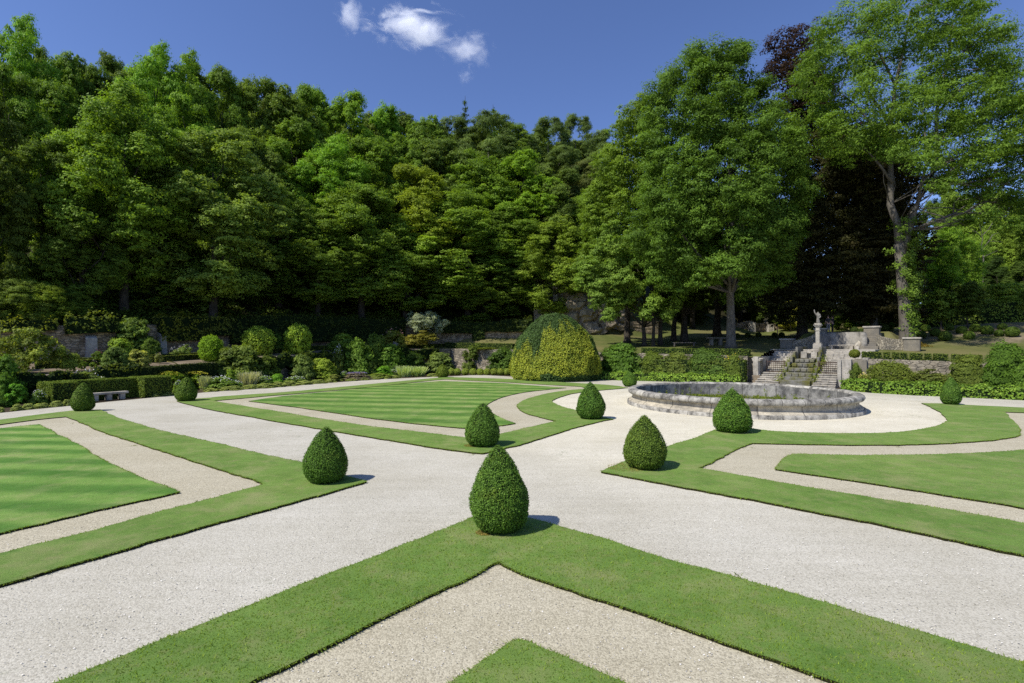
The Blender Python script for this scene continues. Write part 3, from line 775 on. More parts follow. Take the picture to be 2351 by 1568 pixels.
# ================================================================ exedra with seat
M_BACK = stone_mat('shaded_stone', (.33,.31,.27), (.21,.195,.165), (.07,.068,.062), None, .8)  # darker stone tone; shade of the seat recess put into the colour
M_WING = stone_mat('wing_rubble', (.46,.42,.33), (.31,.275,.21), (.10,.095,.085), (4.5, 6.5), .55)
ex = empty('stone_exedra', S(1.6, 8.2, 3.05)); tag(ex, 'curved stone seat recess with scrolled wing walls and capped piers above the staircase', 'garden wall')
eo = S(1.6, 8.2, 3.05)
def ebuild(mb, name, m, bevel=.04):
    for i, v in enumerate(mb.v): mb.v[i] = tuple(Vector(v) - eo)
    return mb.build(name, m, ex, bevel)
def E(x, y, z): return S(1.6 + x, 8.2 + y, 3.05 + z)
def arc_wall(x0, x1, depth, ztop, thick, n=20):
    mb = MB(); V = []; F = []; U = []
    for i in range(n+1):
        f = i/n; a = PI*(1-f); cx_ = (x0+x1)/2; rx = (x1-x0)/2
        x = cx_ + rx*math.cos(a); y = depth*math.sin(a); z = ztop(f)
        xo = cx_ + (rx+thick)*math.cos(a); yo = (depth+thick)*math.sin(a)
        V += [E(x, y, -.1), E(x, y, z), E(xo, yo, z), E(xo, yo, -.1)]
    for i in range(n):
        a = i*4; b = a+4
        for q in range(3):
            F.append((a+q, b+q, b+q+1, a+q+1)); U.append(((i*.25, q), ((i+1)*.25, q), ((i+1)*.25, q+1), (i*.25, q+1)))
    F += [(0,1,2,3), tuple(4*n+q for q in (3,2,1,0))]; U += [((0,0),(0,1),(1,1),(1,0))]*2
    mb.add(V, F, True, U); return mb
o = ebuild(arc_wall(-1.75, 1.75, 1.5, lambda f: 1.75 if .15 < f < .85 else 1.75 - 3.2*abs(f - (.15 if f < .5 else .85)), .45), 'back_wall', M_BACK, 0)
def wing(x0, x1, za, zb_, thick, y):   # scrolled wing falling from za to zb
    mb = MB(); V = []; F = []; U = []; n = 16
    for i in range(n+1):
        f = i/n; x = x0 + (x1-x0)*f; z = zb_ + (za-zb_)*(1-f)**2.2
        V += [E(x, y, -.1), E(x, y, z), E(x, y+thick, z), E(x, y+thick, -.1)]
    for i in range(n):
        a = i*4; b = a+4
        for q in range(3):
            F.append((a+q, b+q, b+q+1, a+q+1)); z0 = 0 if q == 0 else 1
            U.append(((x0+i*.2, q), (x0+(i+1)*.2, q), (x0+(i+1)*.2, q+1), (x0+i*.2, q+1)))
    F += [(0,1,2,3), tuple(4*n+q for q in (3,2,1,0))]; U += [((0,0),(0,1),(1,1),(1,0))]*2
    mb.add(V, F, False, U)
    o = ebuild(mb, 'wing_wall', M_WING, 0)
    bm = bmesh.new(); bm.from_mesh(o.data); bmesh.ops.recalc_face_normals(bm, faces=bm.faces); bm.to_mesh(o.data); bm.free()
wing(-2.1, -4.2, 1.7, .98, .4, .1); wing(2.9, 5.0, 1.5, .98, .4, .1)
def pier(x, y, w, z0, h, name='pier'):
    mb = MB(); mb.box((1.6+x, 8.2+y, 3.05+z0+h/2), (w, w*.8, h), S); p = ebuild(mb, name, M_ASH)
    mb = MB(); mb.box((1.6+x, 8.2+y, 3.05+z0+h+.08), (w+.18, w*.8+.18, .16), S)
    for i, v in enumerate(mb.v): mb.v[i] = tuple(Vector(v) - eo)
    mb.build('pier_cap', M_PLAIN, p, .04)
pier(-4.75, .3, 1.15, -.1, 1.1); pier(5.55, .3, 1.2, -.1, 1.1)
pier(-2.0, 2.0, 1.0, 1.2, .85); pier(2.35, 2.0, 1.25, 1.2, .95)
mb = MB()    # side steps curving up beside the seat
for k in range(9):
    mb.box((1.6+2.35, 8.2-.5+k*.3+1, 3.05+(k+1)*.185/2-.05), (1.5-.02*k, 2, (k+1)*.185+.1), S)
ebuild(mb, 'side_stair', M_ASH, .03)
mb = MB(); V = []; n = 12; F = []
for i in range(n+1):
    f = i/n; x = 1.55 - .25*math.sin(f*PI*1.5); y = -.6+ 2.2*f; z = .35 + 1.3*f*f
    V += [E(x-.12, y, -.1), E(x-.12, y, z), E(x+.12, y, z), E(x+.12, y, -.1)]
for i in range(n):
    a = i*4; b = a+4; F += [(a+q, b+q, b+q+1, a+q+1) for q in range(3)]
F += [(0,1,2,3), tuple(4*n+q for q in (3,2,1,0))]
mb.add(V, F, True); ebuild(mb, 'scroll_wall', M_PLAIN, 0)
mb = MB(); mb.box((1.6, 9.0, 3.05+.45), (2.2, .5, .12), S)
ebuild(mb, 'seat', M_PLAIN)
for x in (-.85, .85):
    mb = MB(); mb.box((1.6+x, 9.0, 3.05+.19), (.3, .42, .4), S); ebuild(mb, 'seat_leg', M_PLAIN)
# ================================================================ statue on a column
sc_ = S(.35, 5.0, 2.95)
stt = empty('statue_column', sc_); tag(stt, 'weathered stone figure with a raised arm on a tall square column above the cascade', 'statue')
def tb(mb, name, m, parent=stt, bevel=.02):
    for i, v in enumerate(mb.v): mb.v[i] = tuple(Vector(v) - sc_)
    return mb.build(name, m, parent, bevel)
def F_(x, y, z): return sc_ + EXV*x + EYV*y + Vector((0,0,z))
mb = MB()
for z, h, w in ((.0,.2,.92),(.2,.45,.72),(.65,.12,.62)): mb.box((0,0,z+h/2), (w,w,h), F_)
tb(mb, 'pedestal', M_PLAIN, bevel=.04)
mb = MB(); mb.box((0,0,.77+.75), (.33,.33,1.5), F_); mb.box((0,0,1.95), (.44,.44,.06), F_); mb.box((0,0,2.27), (.40,.40,.06), F_); tb(mb, 'shaft', M_WHITE)
mb = MB(); mb.box((0,0,2.36), (.5,.5,.12), F_); mb.box((0,0,2.46), (.66,.66,.08), F_); tb(mb, 'capital', M_WHITE)
def skin(name, joints, edges, m, parent, sub=2, color=None):
    me = bpy.data.meshes.new(name); me.from_pydata([j[0] for j in joints], edges, []); me.materials.append(m)
    o = bpy.data.objects.new(name, me); link(o, parent)
    if color: o.color = (*color, 1)
    s = o.modifiers.new('skin', 'SKIN'); s.use_smooth_shade = True
    for i, j in enumerate(joints):
        r = j[1]; r = (r, r) if not isinstance(r, tuple) else r
        me.skin_vertices[0].data[i].radius = r
    me.skin_vertices[0].data[0].use_root = True
    u = o.modifiers.new('sub', 'SUBSURF'); u.levels = sub; u.render_levels = sub
    return o
J = [((0,0,2.72),.17),((0,0,2.98),.155),((.02,0,3.22),.14),((.01,0,3.46),.165),((0,0,3.58),.10),((.02,-.02,3.72),.075),
     ((-.17,0,3.50),.09),((-.27,-.03,3.68),.07),((-.30,-.03,3.95),.055),((.18,0,3.44),.085),((.22,-.06,3.22),.065),((.10,-.16,3.10),.055),
     ((-.06,-.02,2.56),.16),((.12,.05,2.56),.14)]
fo = skin('figure', [(tuple(F_(*j[0]) - sc_), j[1]*.82) for j in J], [(0,1),(1,2),(2,3),(3,4),(4,5),(3,6),(6,7),(7,8),(3,9),(9,10),(10,11),(0,12),(0,13)], M_BACK, stt)
mb = MB()
for k in range(9):
    a = k*.7; mb.box((.2*math.cos(a), .2*math.sin(a), 2.54+.02*(k%3)), (.22,.2,.14), F_)
tb(mb, 'rock_base', M_PLAIN, bevel=.05)
# ================================================================ bench in the clipped hedge
bt = G(254, 918.6) ; bdir = (G(297, 915.3) - G(214, 921.8)); blen = 3.1; bdir.normalize(); bn = Vector((-bdir.y, bdir.x, 0))
bc = G(256, 918.6) + bn*.25
def Bf(x, y, z): return bc + bdir*x + bn*y + Vector((0,0,z))
be = empty('stone_bench', bc); tag(be, 'long pale stone bench in front of the clipped hedge', 'bench')
def bbuild(mb, name):
    for i, v in enumerate(mb.v): mb.v[i] = tuple(Vector(v) - bc)
    return mb.build(name, M_PLAIN, be, .025)
bl = (G(297, 915.3) - G(214, 921.8)).length
mb = MB(); mb.box((0,0,.44), (bl,.46,.13), Bf); bbuild(mb, 'seat')
for x in (-.40, -.03, .34):
    mb = MB(); mb.box((x*bl,0,.185), (.28,.36,.38), Bf); bbuild(mb, 'leg')
# ================================================================ foliage generators
def unit(a): return a / np.maximum(np.linalg.norm(a, axis=-1, keepdims=True), 1e-6)
def rdir(rs, n): return unit(rs.normal(size=(n, 3)))
def leaf_quads(rs, C, N, size, aspect=.55, fold=.22):
    n = len(C); N = unit(N)
    T = unit(np.cross(N, rdir(rs, n))); B = np.cross(N, T)
    s = (size if hasattr(size, '__len__') else np.full(n, size))[:, None]
    V = np.empty((n, 4, 3))
    V[:, 0] = C - T*s*.5; V[:, 2] = C + T*s*.5
    V[:, 1] = C + B*s*aspect*.5 - N*s*fold*.5; V[:, 3] = C - B*s*aspect*.5 - N*s*fold*.5
    return V.reshape(-1, 3), np.arange(n*4).reshape(-1, 4)
class Leaves:
    def __init__(s): s.V = []; s.var = []; s.mi = []
    def add(s, V, var, mi=0):
        s.V.append(np.asarray(V).reshape(-1, 3)); s.var.append(np.asarray(var)); s.mi.append(np.full(len(s.var[-1]), mi))
    def mesh(s, name, mats):
        V = np.concatenate(s.V); var = np.clip(np.concatenate(s.var), 0, 1); mi = np.concatenate(s.mi)
        return np_mesh(name, V, np.arange(len(V)).reshape(-1, 4), var, mats, mi)
    def core(s, verts, faces, mi=1):
        v = np.asarray([tuple(q) for q in verts]); f = np.asarray(faces)
        s.add(v[f].reshape(-1, 3), np.zeros(len(f)), mi)
def crown_from_lobes(rs, lobes, axis_xy, cl=17, lv=55, leaf=.24, rc=.6, flat=.88, fill=.32, up=.36, aspect=.6, spread=1.0, droop=0.0, zsq=1.0):
    """lobes: (x,y,z,r). Leaves sit in clumps on the outer side of every lobe."""
    L = Leaves(); Cs = []; Ns = []; vs = []; sz = []
    zc = np.mean([l[2] for l in lobes])
    for (x, y, z, r) in lobes:
        out = np.array([x - axis_xy[0], y - axis_xy[1], (z - zc)*.35]); out = out / (np.linalg.norm(out) + 1e-6)
        lobe_tone = rs.normal(0, .09)
        D = rdir(rs, int(cl*2.2)); sc = D @ out * .8 + D[:, 2]*.22 + rs.normal(0, .38, len(D))
        D = D[np.argsort(-sc)[:cl]]
        for dvec in D:
            c = np.array([x, y, z]) + dvec * r * np.array([1, 1, zsq]) * rs.uniform(.62, 1.02)
            n = int(lv * rs.uniform(.6, 1.35)); rr = rc * rs.uniform(.65, 1.35)
            q = rdir(rs, n); q[:, 2] = np.where(q[:, 2] < -.25, -q[:, 2]*.6, q[:, 2])
            P = c + q * rr * np.array([1, 1, flat]) * rs.uniform(.45, 1.0, (n, 1)) * spread
            P[:, 2] -= droop * (np.hypot(P[:,0]-c[0], P[:,1]-c[1]))**1.5
            Cs.append(P); Ns.append(q*.5 + np.array([0, 0, up*.75]) + dvec*.55 + rs.normal(0, .40, (n, 3)))
            tone = np.clip(.45 + lobe_tone + rs.normal(0, .12), .05, .95)
            vs.append(tone + rs.normal(0, .16, n)); sz.append(leaf * rs.uniform(.65, 1.3, n))
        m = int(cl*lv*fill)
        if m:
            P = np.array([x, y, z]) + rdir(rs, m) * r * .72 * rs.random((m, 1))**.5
            Cs.append(P); Ns.append(rdir(rs, m)); vs.append(rs.uniform(0, .2, m)); sz.append(leaf*1.5*rs.uniform(.8, 1.3, m))  # filler leaves toned dark, shade inside the crown put into their colour
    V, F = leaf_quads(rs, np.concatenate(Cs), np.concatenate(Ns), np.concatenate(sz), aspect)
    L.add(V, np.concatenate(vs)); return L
def env_round(t): return math.sqrt(max(0, 1 - (2*t-1)**2))**.8
def env_ovoid(t): return max(.05, math.sin(PI * min(1, t*.92+.06)**.75))
def env_spread(t): return max(.05, math.sin(PI * min(1, .12 + t*.85)**1.1)**.7)
def env_cone(t): return max(.04, 1 - t)*(.55+.45*min(1,t*6))
def proto_lobes(rs, H, W, cb, nl, env):
    lobes = []
    for i in range(nl):
        t = (i + rs.random()) / nl; R = env(t) * W/2
        a = i*2.399 + rs.normal(0, .3); rl = max(.09*W, .30*R + .05*W*rs.random())
        rad = max(0, R - rl*.75) * (rs.random()**.35 if i % 4 else rs.random()*.4) * rs.uniform(.85, 1.12)
        z = H*(cb + (1-cb)*t); z = min(z, H - rl*.6)
        lobes.append((rad*math.cos(a), rad*math.sin(a), z, rl))
    return lobes
def shell_lobes(rs, H, W, cb, nl, taper):
    out = []; a = W/2; zc = H*(1+cb)/2; hz = H*(1-cb)/2
    for i in range(nl):
        inner = i % 6 == 5
        u = 1 - 2*(i+.5)/nl; th = i*2.399 + rs.normal(0, .35); q = math.sqrt(max(0, 1-u*u))
        rl = a*rs.uniform(.20, .33); k = (rs.uniform(.2, .6) if inner else rs.uniform(.80, 1.14))
        t = 1 - taper*max(0, u) - .08*max(0, -u)
        out.append((q*math.cos(th)*(a-rl*.8)*k*t, q*math.sin(th)*(a-rl*.8)*k*t, zc + u*(hz-rl*.7)*k, rl))
    return out
def trunk_mb(rs, H, lobes, r0, lean=(0, 0), fork=.35, nlimb=12, base=(0, 0, 0), flare=1.6, top=.82):
    mb = MB(); bx, by, bz = base
    zs = np.linspace(0, H*top, 9); pts = []
    for i, z in enumerate(zs):
        f = z/(H*top); pts.append((bx + lean[0]*f + rs.normal(0, r0*.25)*(i > 1), by + lean[1]*f + rs.normal(0, r0*.25)*(i > 1), bz + z))
    pts.insert(1, (bx, by, bz + r0*1.2))
    rad = [r0*flare, r0*1.08] + [r0*(1 - .85*(z/(H*top))**.9) for z in zs[1:]]
    mb.tube(pts, rad, 10)
    order = list(range(len(lobes))); rs.shuffle(order)
    for k in order[:nlimb]:
        x, y, z, r = lobes[k]; zr = max(.18*H, (z-bz) - abs(rs.normal(.22, .08))*H); zr = min(zr, H*top*.9)
        f = zr/(H*top); s = np.array([bx+lean[0]*f, by+lean[1]*f, bz+zr]); e = np.array([x, y, z])
        m = (s+e)/2 + np.array([0, 0, -.06*np.linalg.norm(e-s)]) + rs.normal(0, .03*np.linalg.norm(e-s), 3)
        rr = r0*.42*(1-.6*f)
        mb.tube([s, s*.6+m*.4, m, m*.45+e*.55, e], [rr, rr*.85, rr*.62, rr*.42, rr*.16], 6)
    return mb
PROTO = {}
def make_proto(key, seed, H=16, W=10, cb=.22, nl=44, env=env_ovoid, r0=.3, bark=None, **k):
    rs = np.random.default_rng(seed)
    lobes = shell_lobes(rs, H, W, cb, nl, {env_round: .34, env_ovoid: .52, env_spread: .28}[env])
    kw = dict(cl=25, lv=58, leaf=.175, rc=.47); kw.update(k)
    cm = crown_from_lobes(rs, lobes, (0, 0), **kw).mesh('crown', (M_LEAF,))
    tb_ = trunk_mb(rs, H, lobes, r0)
    me = bpy.data.meshes.new('trunk'); me.from_pydata(tb_.v, [], tb_.f); me.polygons.foreach_set('use_smooth', tb_.sm); me.materials.append(bark or M_BARKD)
    PROTO[key] = (cm, me, H, W)
make_proto('oak', 11, env=env_round, cb=.08, nl=46)
make_proto('maple', 12, env=env_ovoid, cb=.06, nl=48, rc=.52, flat=.85, lv=54)
make_proto('lime', 13, env=env_ovoid, cb=.04, nl=52, rc=.42, droop=.15)
make_proto('ash', 14, env=env_spread, cb=.15, nl=40, rc=.56, flat=.7, lv=56, fill=.16)
make_proto('beech', 15, env=env_round, cb=.08, nl=56, rc=.56, flat=.5, lv=50, up=.6, zsq=.95)
make_proto('oak2', 16, env=env_ovoid, cb=.1, nl=44, rc=.42)
make_proto('pine', 17, env=env_round, cb=.35, W=8, nl=30, rc=.55, leaf=.2, aspect=.3, lv=70, flat=.55, bark=M_BARK, fill=.06)
make_proto('bushy', 18, H=10, W=10, env=env_round, cb=.02, nl=40, rc=.6, r0=.2)
def spruce_proto():
    rs = np.random.default_rng(21); H = 16; W = 6; Cs = []; Ns = []; vs = []; mb = MB()
    mb.tube([(0,0,0),(0,0,H*.5),(0,0,H)], [.28,.16,.02], 8)
    for i in range(26):
        z = H*(.12+.88*i/26); R = W/2*(1-i/26)**.85 + .12
        for j in range(7 if i < 20 else 5):
            a = rs.random()*2*PI; n = int(26*R)+8; t = rs.random(n)
            P = np.stack([np.cos(a)*R*t, np.sin(a)*R*t, z - .35*R*t + .25*R*t*t], 1) + rs.normal(0, .11, (n, 3))*np.array([1,1,.8])
            P[:, 2] -= rs.random(n)*.25*(1-t)
            Cs.append(P); Ns.append(rs.normal(0, .6, (n, 3)) + np.array([0, 0, .7])); vs.append(rs.normal(.4, .2, n))
            mb.tube([(0,0,z), (np.cos(a)*R*.9, np.sin(a)*R*.9, z-.15*R)], [.04,.015], 4)
    L = Leaves(); V, F = leaf_quads(rs, np.concatenate(Cs), np.concatenate(Ns), .26, .35); L.add(V, np.concatenate(vs))
    me = bpy.data.meshes.new('trunk'); me.from_pydata(mb.v, [], mb.f); me.materials.append(M_BARKD)
    PROTO['spruce'] = (L.mesh('crown', (M_LEAF,)), me, H, W)
spruce_proto()
def put_tree(key, px, ytop, wpx, d, color, label, name='forest_tree', cat='tree', group=None, rz=None, hmin=3):
    cm, tm, H, W = PROTO[key]
    z0 = terr(px, d) - .15; h = max(hmin, zz(ytop, d) - z0); w = wpx/FOC*d/math.sqrt(1 + kx(px)**2)
    o = empty(name, at(px, d, z0), rz if rz is not None else (px*1.7) % 6.28)
    o.scale = (w/W, w/W, h/H); tag(o, label, cat, group)
    c = meshobj('crown', cm, o, color); t = meshobj('trunk', tm, o); return o
# ================================================================ the wood on the hillside
GR = 'trees of the wood on the hillside'
g1 = (.070,.125,.026); g2 = (.082,.150,.026); g3 = (.060,.098,.034); g4 = (.10,.135,.026); g5 = (.062,.108,.026); gb = (.078,.158,.026); gy = (.100,.142,.024); gp = (.058,.094,.042); go = (.068,.112,.026); gd = (.060,.102,.026)
def fd(px, dd): return d_wall(px) + dd
FOREST = [
 # key, px, ytop, width, behind-wall distance, colour, label
 ('oak',   -45, 235, 250, 4, (.046,.074,.022), 'shadowed olive tree cut by the left edge of the photo'),
 ('oak',    95, 330, 220, 6, gd, 'dark tree between the olive edge tree and the big maple'),
 ('maple', 285, 212, 330, 4.5, (.080,.140,.030), 'big mid green tree with clumpy crown, second broad tree from the left edge'),
 ('oak',   490, 318, 320, 1.8, (.088,.138,.046), 'grey green broad tree low in front of the wood'),
 ('lime',  640, 420, 210, 8, (.066,.115,.028), 'dark green tree behind the two yellow green round bushes'),
 ('ash',   765, 315, 170, 9, gb, 'bright green feathery tree in the middle of the left slope'),
 ('maple', 830, 420, 230, 3.5, (.082,.138,.034), 'dark drooping tree over the shaded wall left of the silver pear'),
 ('oak',   960, 395, 220, 6, gy, 'tree with yellowing top in the middle of the wood'),
 ('beech',1075, 450, 230, 4, (.084,.142,.032), 'tree with flat layered sprays above the silver pear'),
 ('beech',1175, 480, 190, 7, (.066,.115,.028), 'dark layered tree right of the flat sprayed tree'),
 ('maple',1268, 500, 160, 3.2, (.098,.150,.034), 'light green young tree growing out of the rock face'),
 ('lime',  385, 500, 190, 5, (.062,.108,.026), 'dark low tree between the maple and the grey green tree'),
 ('oak',   730, 500, 190, 4, (.066,.112,.028), 'dark low tree at the edge of the wood above the barrel shaped bush'),
 ('oak',   930, 540, 190, 2.5, (.078,.132,.034), 'low dim tree at the foot of the slope left of the silver pear'),
 ('lime', 1120, 590, 150, 3, gd, 'low dark tree overhanging the rock behind the yew'),
 ('oak',   190, 470, 180, 3.5, gd, 'low dark tree above the climber covered wall at left'),
 # second rank
 ('ash',    45,  42, 190, 16, gb, 'bright tall tree top at the upper left corner of the wood'),
 ('oak',   -70,  90, 200, 18, g2, 'green tree top at the far upper left edge'),
 ('tall',  140, 105, 130, 20, g1, 'narrow tree top just right of the bright corner tree'),
 ('tall',  205, 122, 120, 22, g5, 'dark tree top in the skyline dip at left'),
 ('oak',   125, 200, 200, 13, g1, 'round green tree below the upper left skyline'),
 ('ash',   355, 108, 170, 19, gb, 'bright airy tree standing proud of the skyline at left'),
 ('ash',   425, 128, 150, 20, g2, 'green tree top leaning right beside the proud airy tree'),
 ('tall',  262, 150, 110, 22, g3, 'thin greyish tree top left of the proud airy tree'),
 ('oak',   510, 172, 160, 20, g1, 'rounded tree top where the skyline starts falling'),
 ('oak',   590, 192, 170, 20, go, 'olive tree top on the falling skyline'),
 ('tall',  660, 196, 150, 20, go, 'feathery olive tree top on the falling skyline'),
 ('oak',   720, 212, 140, 21, g2, 'small pointed green tree top left of the middle skyline'),
 ('maple', 560, 290, 190, 12, go, 'olive tree in the second rank behind the grey green tree'),
 ('oak',   680, 290, 190, 13, g1, 'green tree in the second rank left of the feathery bright tree'),
 ('oak',   800, 232, 170, 19, g2, 'dome shaped green tree top left of the spruce'),
 ('lime',  885, 262, 140, 19, gb, 'bright green tree top on the low skyline'),
 ('oak',   860, 330, 190, 12, g1, 'full green tree in the second rank over the yellow topped tree'),
 ('oak',   430, 240, 190, 12, g2, 'green tree in the second rank behind the big maple'),
 ('tall',  975, 252, 110, 17, g1, 'upright green tree left of the conifers'),
 ('oak',  1000, 330, 190, 11, g3, 'grey green tree below the spruce'),
 ('maple',1100, 350, 200, 12, g1, 'green tree below the tallest pine'),
 ('oak',  1195, 365, 190, 11, g2, 'green tree in the middle of the wood under the pines'),
 ('oak',  1275, 400, 170, 10, g3, 'dull green tree left of the sunlit lime'),
 ('maple',1345, 440, 150, 8, g1, 'green tree in the gap left of the sunlit lime'),
 ('spruce',1068,220, 90, 22, (.035,.065,.032), 'dark spruce spire highest on the skyline'),
 ('spruce',1132,240, 100, 24, (.04,.085,.03), 'second shorter spruce spire on the skyline'),
 ('pine', 1045, 268, 130, 19, gp, 'pine with rounded blue green crown left of the tallest pine'),
 ('pine', 1120, 258, 170, 18, gp, 'broad pine with reddish limbs in the middle of the skyline'),
 ('pine', 1185, 288, 130, 19, g5, 'dark pine between the broad pine and the thin pines'),
 ('pine', 1257, 266, 120, 20, gp, 'thin airy pine left of the twin pine tops'),
 ('pine', 1320, 260, 110, 22, gp, 'thin airy pine nearest to the sunlit lime'),
 ('pine', 1290, 335, 130, 15, gp, 'pine with bare trunk showing below its crown'),
 ('pine', 1378, 298, 120, 17, gp, 'pine partly hidden by the sunlit lime'),
 ('pine', 1340, 370, 120, 13, (.06,.08,.04), 'lower grey green pine beside the sunlit lime'),
 ('tall',  940, 300, 130, 14, g1, 'slender green tree with pale stems under the skyline'),
 ('oak',    20, 170, 210, 10, g1, 'round crown under the bright tree at the upper left'),
 ('oak',   250, 290, 150, 14, g2, 'bright crown showing left behind the big maple'),
 ('lime',  610, 360, 170, 9, g3, 'grey green crown right of the broad grey green tree'),
]
BACKROW = [(-20, 92, 'first'), (75, 112, 'second'), (165, 132, 'third'), (255, 140, 'fourth'), (330, 140, 'fifth'), (400, 150, 'sixth'), (470, 172, 'seventh'), (545, 196, 'eighth'), (620, 205, 'ninth'), (700, 222, 'tenth'), (770, 240, 'eleventh'), (845, 258, 'twelfth'), (920, 276, 'thirteenth'), (1000, 285, 'fourteenth'), (1080, 288, 'fifteenth'), (1165, 300, 'sixteenth'), (1245, 306, 'seventeenth'), (1320, 312, 'last')]
for i, (px, yt, nth) in enumerate(BACKROW):
    FOREST.append((('oak', 'maple', 'oak2')[i % 3], px, yt, 165, 30 + (i % 4), ((.064,.105,.026), (.074,.118,.026), (.062,.094,.030))[i % 3], nth + ' tree from the left in the hindmost row on the skyline'))
for i, (key, px, yt, w, dd, col_, lab) in enumerate(FOREST):
    nm = {'pine': 'pine_tree', 'spruce': 'spruce_tree'}.get(key, 'forest_tree')
    put_tree({'tall': 'oak2'}.get(key, key), px, yt, w*(1.5 if key == 'tall' else 1.0 if key in ('pine', 'spruce') else 1.22), fd(px, dd), col_, lab, nm, 'conifer' if key in ('pine', 'spruce') else 'tree', GR)
# bushes along the edge of the wood, above the wall
EDGE = [(40, 640, 190, 1.6, (.075,.115,.035), 'leafy light green bush above the wall at the left edge'),
        (105, 655, 150, 1.4, (.09,.135,.028), 'yellow green bush above the wall at left'),
        (165, 670, 120, 2.0, (.06,.10,.026), 'mid green bush right of the yellow green bush above the wall'),
        (-60, 650, 150, 1.8, (.055,.09,.028), 'dark bush above the wall cut by the left edge')]
for px, yt, w, dd, c, lab in EDGE: put_tree('bushy', px, yt, w, fd(px, dd), c, lab, 'bush', 'bush', 'bushes above the rubble wall', hmin=1)
def undergrowth():
    rs = np.random.default_rng(31); L = Leaves(); C = []; N = []; v = []
    for k in range(1500):
        px = rs.uniform(-300, 1225); s = rs.uniform(.4, 16)**1; d = d_wall(px) + s
        p = at(px, d, terr(px, d)); r = rs.uniform(.5, 1.3); n = 46
        q = rdir(rs, n); q[:, 2] = np.abs(q[:, 2])
        C.append(np.array(p) + q*r*np.array([1,1,.8])*rs.uniform(.5, 1, (n,1))); N.append(q + np.array([0,0,.4]) + rs.normal(0,.4,(n,3))); v.append(rs.normal(.35,.2,n))
    V, F = leaf_quads(rs, np.concatenate(C), np.concatenate(N), rs.uniform(.2,.34,len(C)*46), .6); L.add(V, np.concatenate(v))
    o = meshobj('undergrowth', L.mesh('undergrowth', (M_LEAF,)), color=(.046,.072,.020)); tag(o, 'dark undergrowth beneath the trees of the wood', 'undergrowth', None, 'stuff')  # darkened leaf colour carries some of the shade beneath the crowns
undergrowth()
# ================================================================ the large trees at the right
def in_poly_np(X, Y, poly):
    c = np.zeros(len(X), bool); n = len(poly)
    for i in range(n):
        x1, y1 = poly[i]; x2, y2 = poly[(i+1) % n]
        if y1 == y2: continue
        c ^= ((y1 > Y) != (y2 > Y)) & (X < (x2-x1)*(Y-y1)/(y2-y1)+x1)
    return c
def in_poly(x, y, poly):
    c = False; n = len(poly)
    for i in range(n):
        x1, y1 = poly[i]; x2, y2 = poly[(i+1) % n]
        if (y1 > y) != (y2 > y) and x < (x2-x1)*(y-y1)/(y2-y1)+x1: c = not c
    return c
def poly_lobes(rs, poly, d, n, rpx, depth=.42, keep=None):
    xs = [p[0] for p in poly]; ys = [p[1] for p in poly]; out = []; pts = []
    tries = 0; mind = rpx*1.15
    while len(out) < n and tries < 9000:
        tries += 1
        if tries % 900 == 0: mind *= .88
        x = rs.uniform(min(xs), max(xs)); y = rs.uniform(min(ys), max(ys))
        if not in_poly(x, y, poly) or not in_poly(x, y - .75*rpx, poly) or not in_poly(x - .5*rpx, y, poly) or not in_poly(x + .5*rpx, y, poly): continue
        # half width of the outline on this row
        a = x; b = x
        while in_poly(a, y, poly): a -= 6
        while in_poly(b, y, poly): b += 6
        half = (b-a)/2; cxx = (a+b)/2; k = min(1, abs(x-cxx)/max(half, 1)); th = half*depth*2*math.sqrt(max(.02, 1-k*k))
        off = rs.uniform(-1, 1)
        if any(math.hypot(x-p[0], y-p[1]) < mind and abs(off*th - p[2]) < rpx*1.5 for p in pts): continue
        pts.append((x, y, off*th)); dd = d + off*th/FOC*d
        r = rpx*rs.uniform(.75, 1.25)/FOC*d
        out.append((kx(x)*dd, dd, zz(y, dd), r))
    return out
def hero_tree(name, px, d, poly, n, rpx, color, label, seed, r0, bark=None, zbase=None, ytop=None, nlimb=22, lean=(0,0), extra=None, top=.8, cat='tree', group=None, split=None, **k):
    rs = np.random.default_rng(seed); z0 = terr(px, d) - .1 if zbase is None else zbase
    lobes = poly_lobes(rs, poly, d, n, rpx) if poly else []
    if extra: lobes += extra(rs)
    b = at(px, d, z0); o = empty(name, b); tag(o, label, cat, group)
    lobes = [(x-b.x, y-b.y, z-z0, r) for x, y, z, r in lobes]
    zt = max(l[2] for l in lobes)
    kw = dict(cl=22, lv=64, leaf=.22, rc=.62, flat=.8); kw.update(k)
    if split:
        zs_ = sorted(l[2] for l in lobes)[int(len(lobes)*.80)]
        meshobj('crown', crown_from_lobes(rs, [l for l in lobes if l[2] > zs_], (0, 0), **kw).mesh('crown', (M_LEAF,)), o, split)
        meshobj('crown', crown_from_lobes(rs, [l for l in lobes if l[2] <= zs_], (0, 0), **kw).mesh('crown', (M_LEAF,)), o, color)
    else: meshobj('crown', crown_from_lobes(rs, lobes, (0, 0), **kw).mesh('crown', (M_LEAF,)), o, color)
    trunk_mb(rs, zt, lobes, r0, lean, nlimb=nlimb, top=top).build('trunk', bark or M_BARK, o)
    return o
# sunlit lime behind the big tree, yellow green
hero_tree('lime_tree', 1440, 66, [(1450,215),(1495,210),(1530,300),(1540,480),(1540,560),(1480,640),(1400,650),(1345,600),(1335,500),(1355,430),(1385,350),(1420,280)], 80, 34, (.072,.122,.026),
          'yellow green lime tree left behind the biggest round tree', 41, .40, M_BARKD, cl=17, rc=.6)
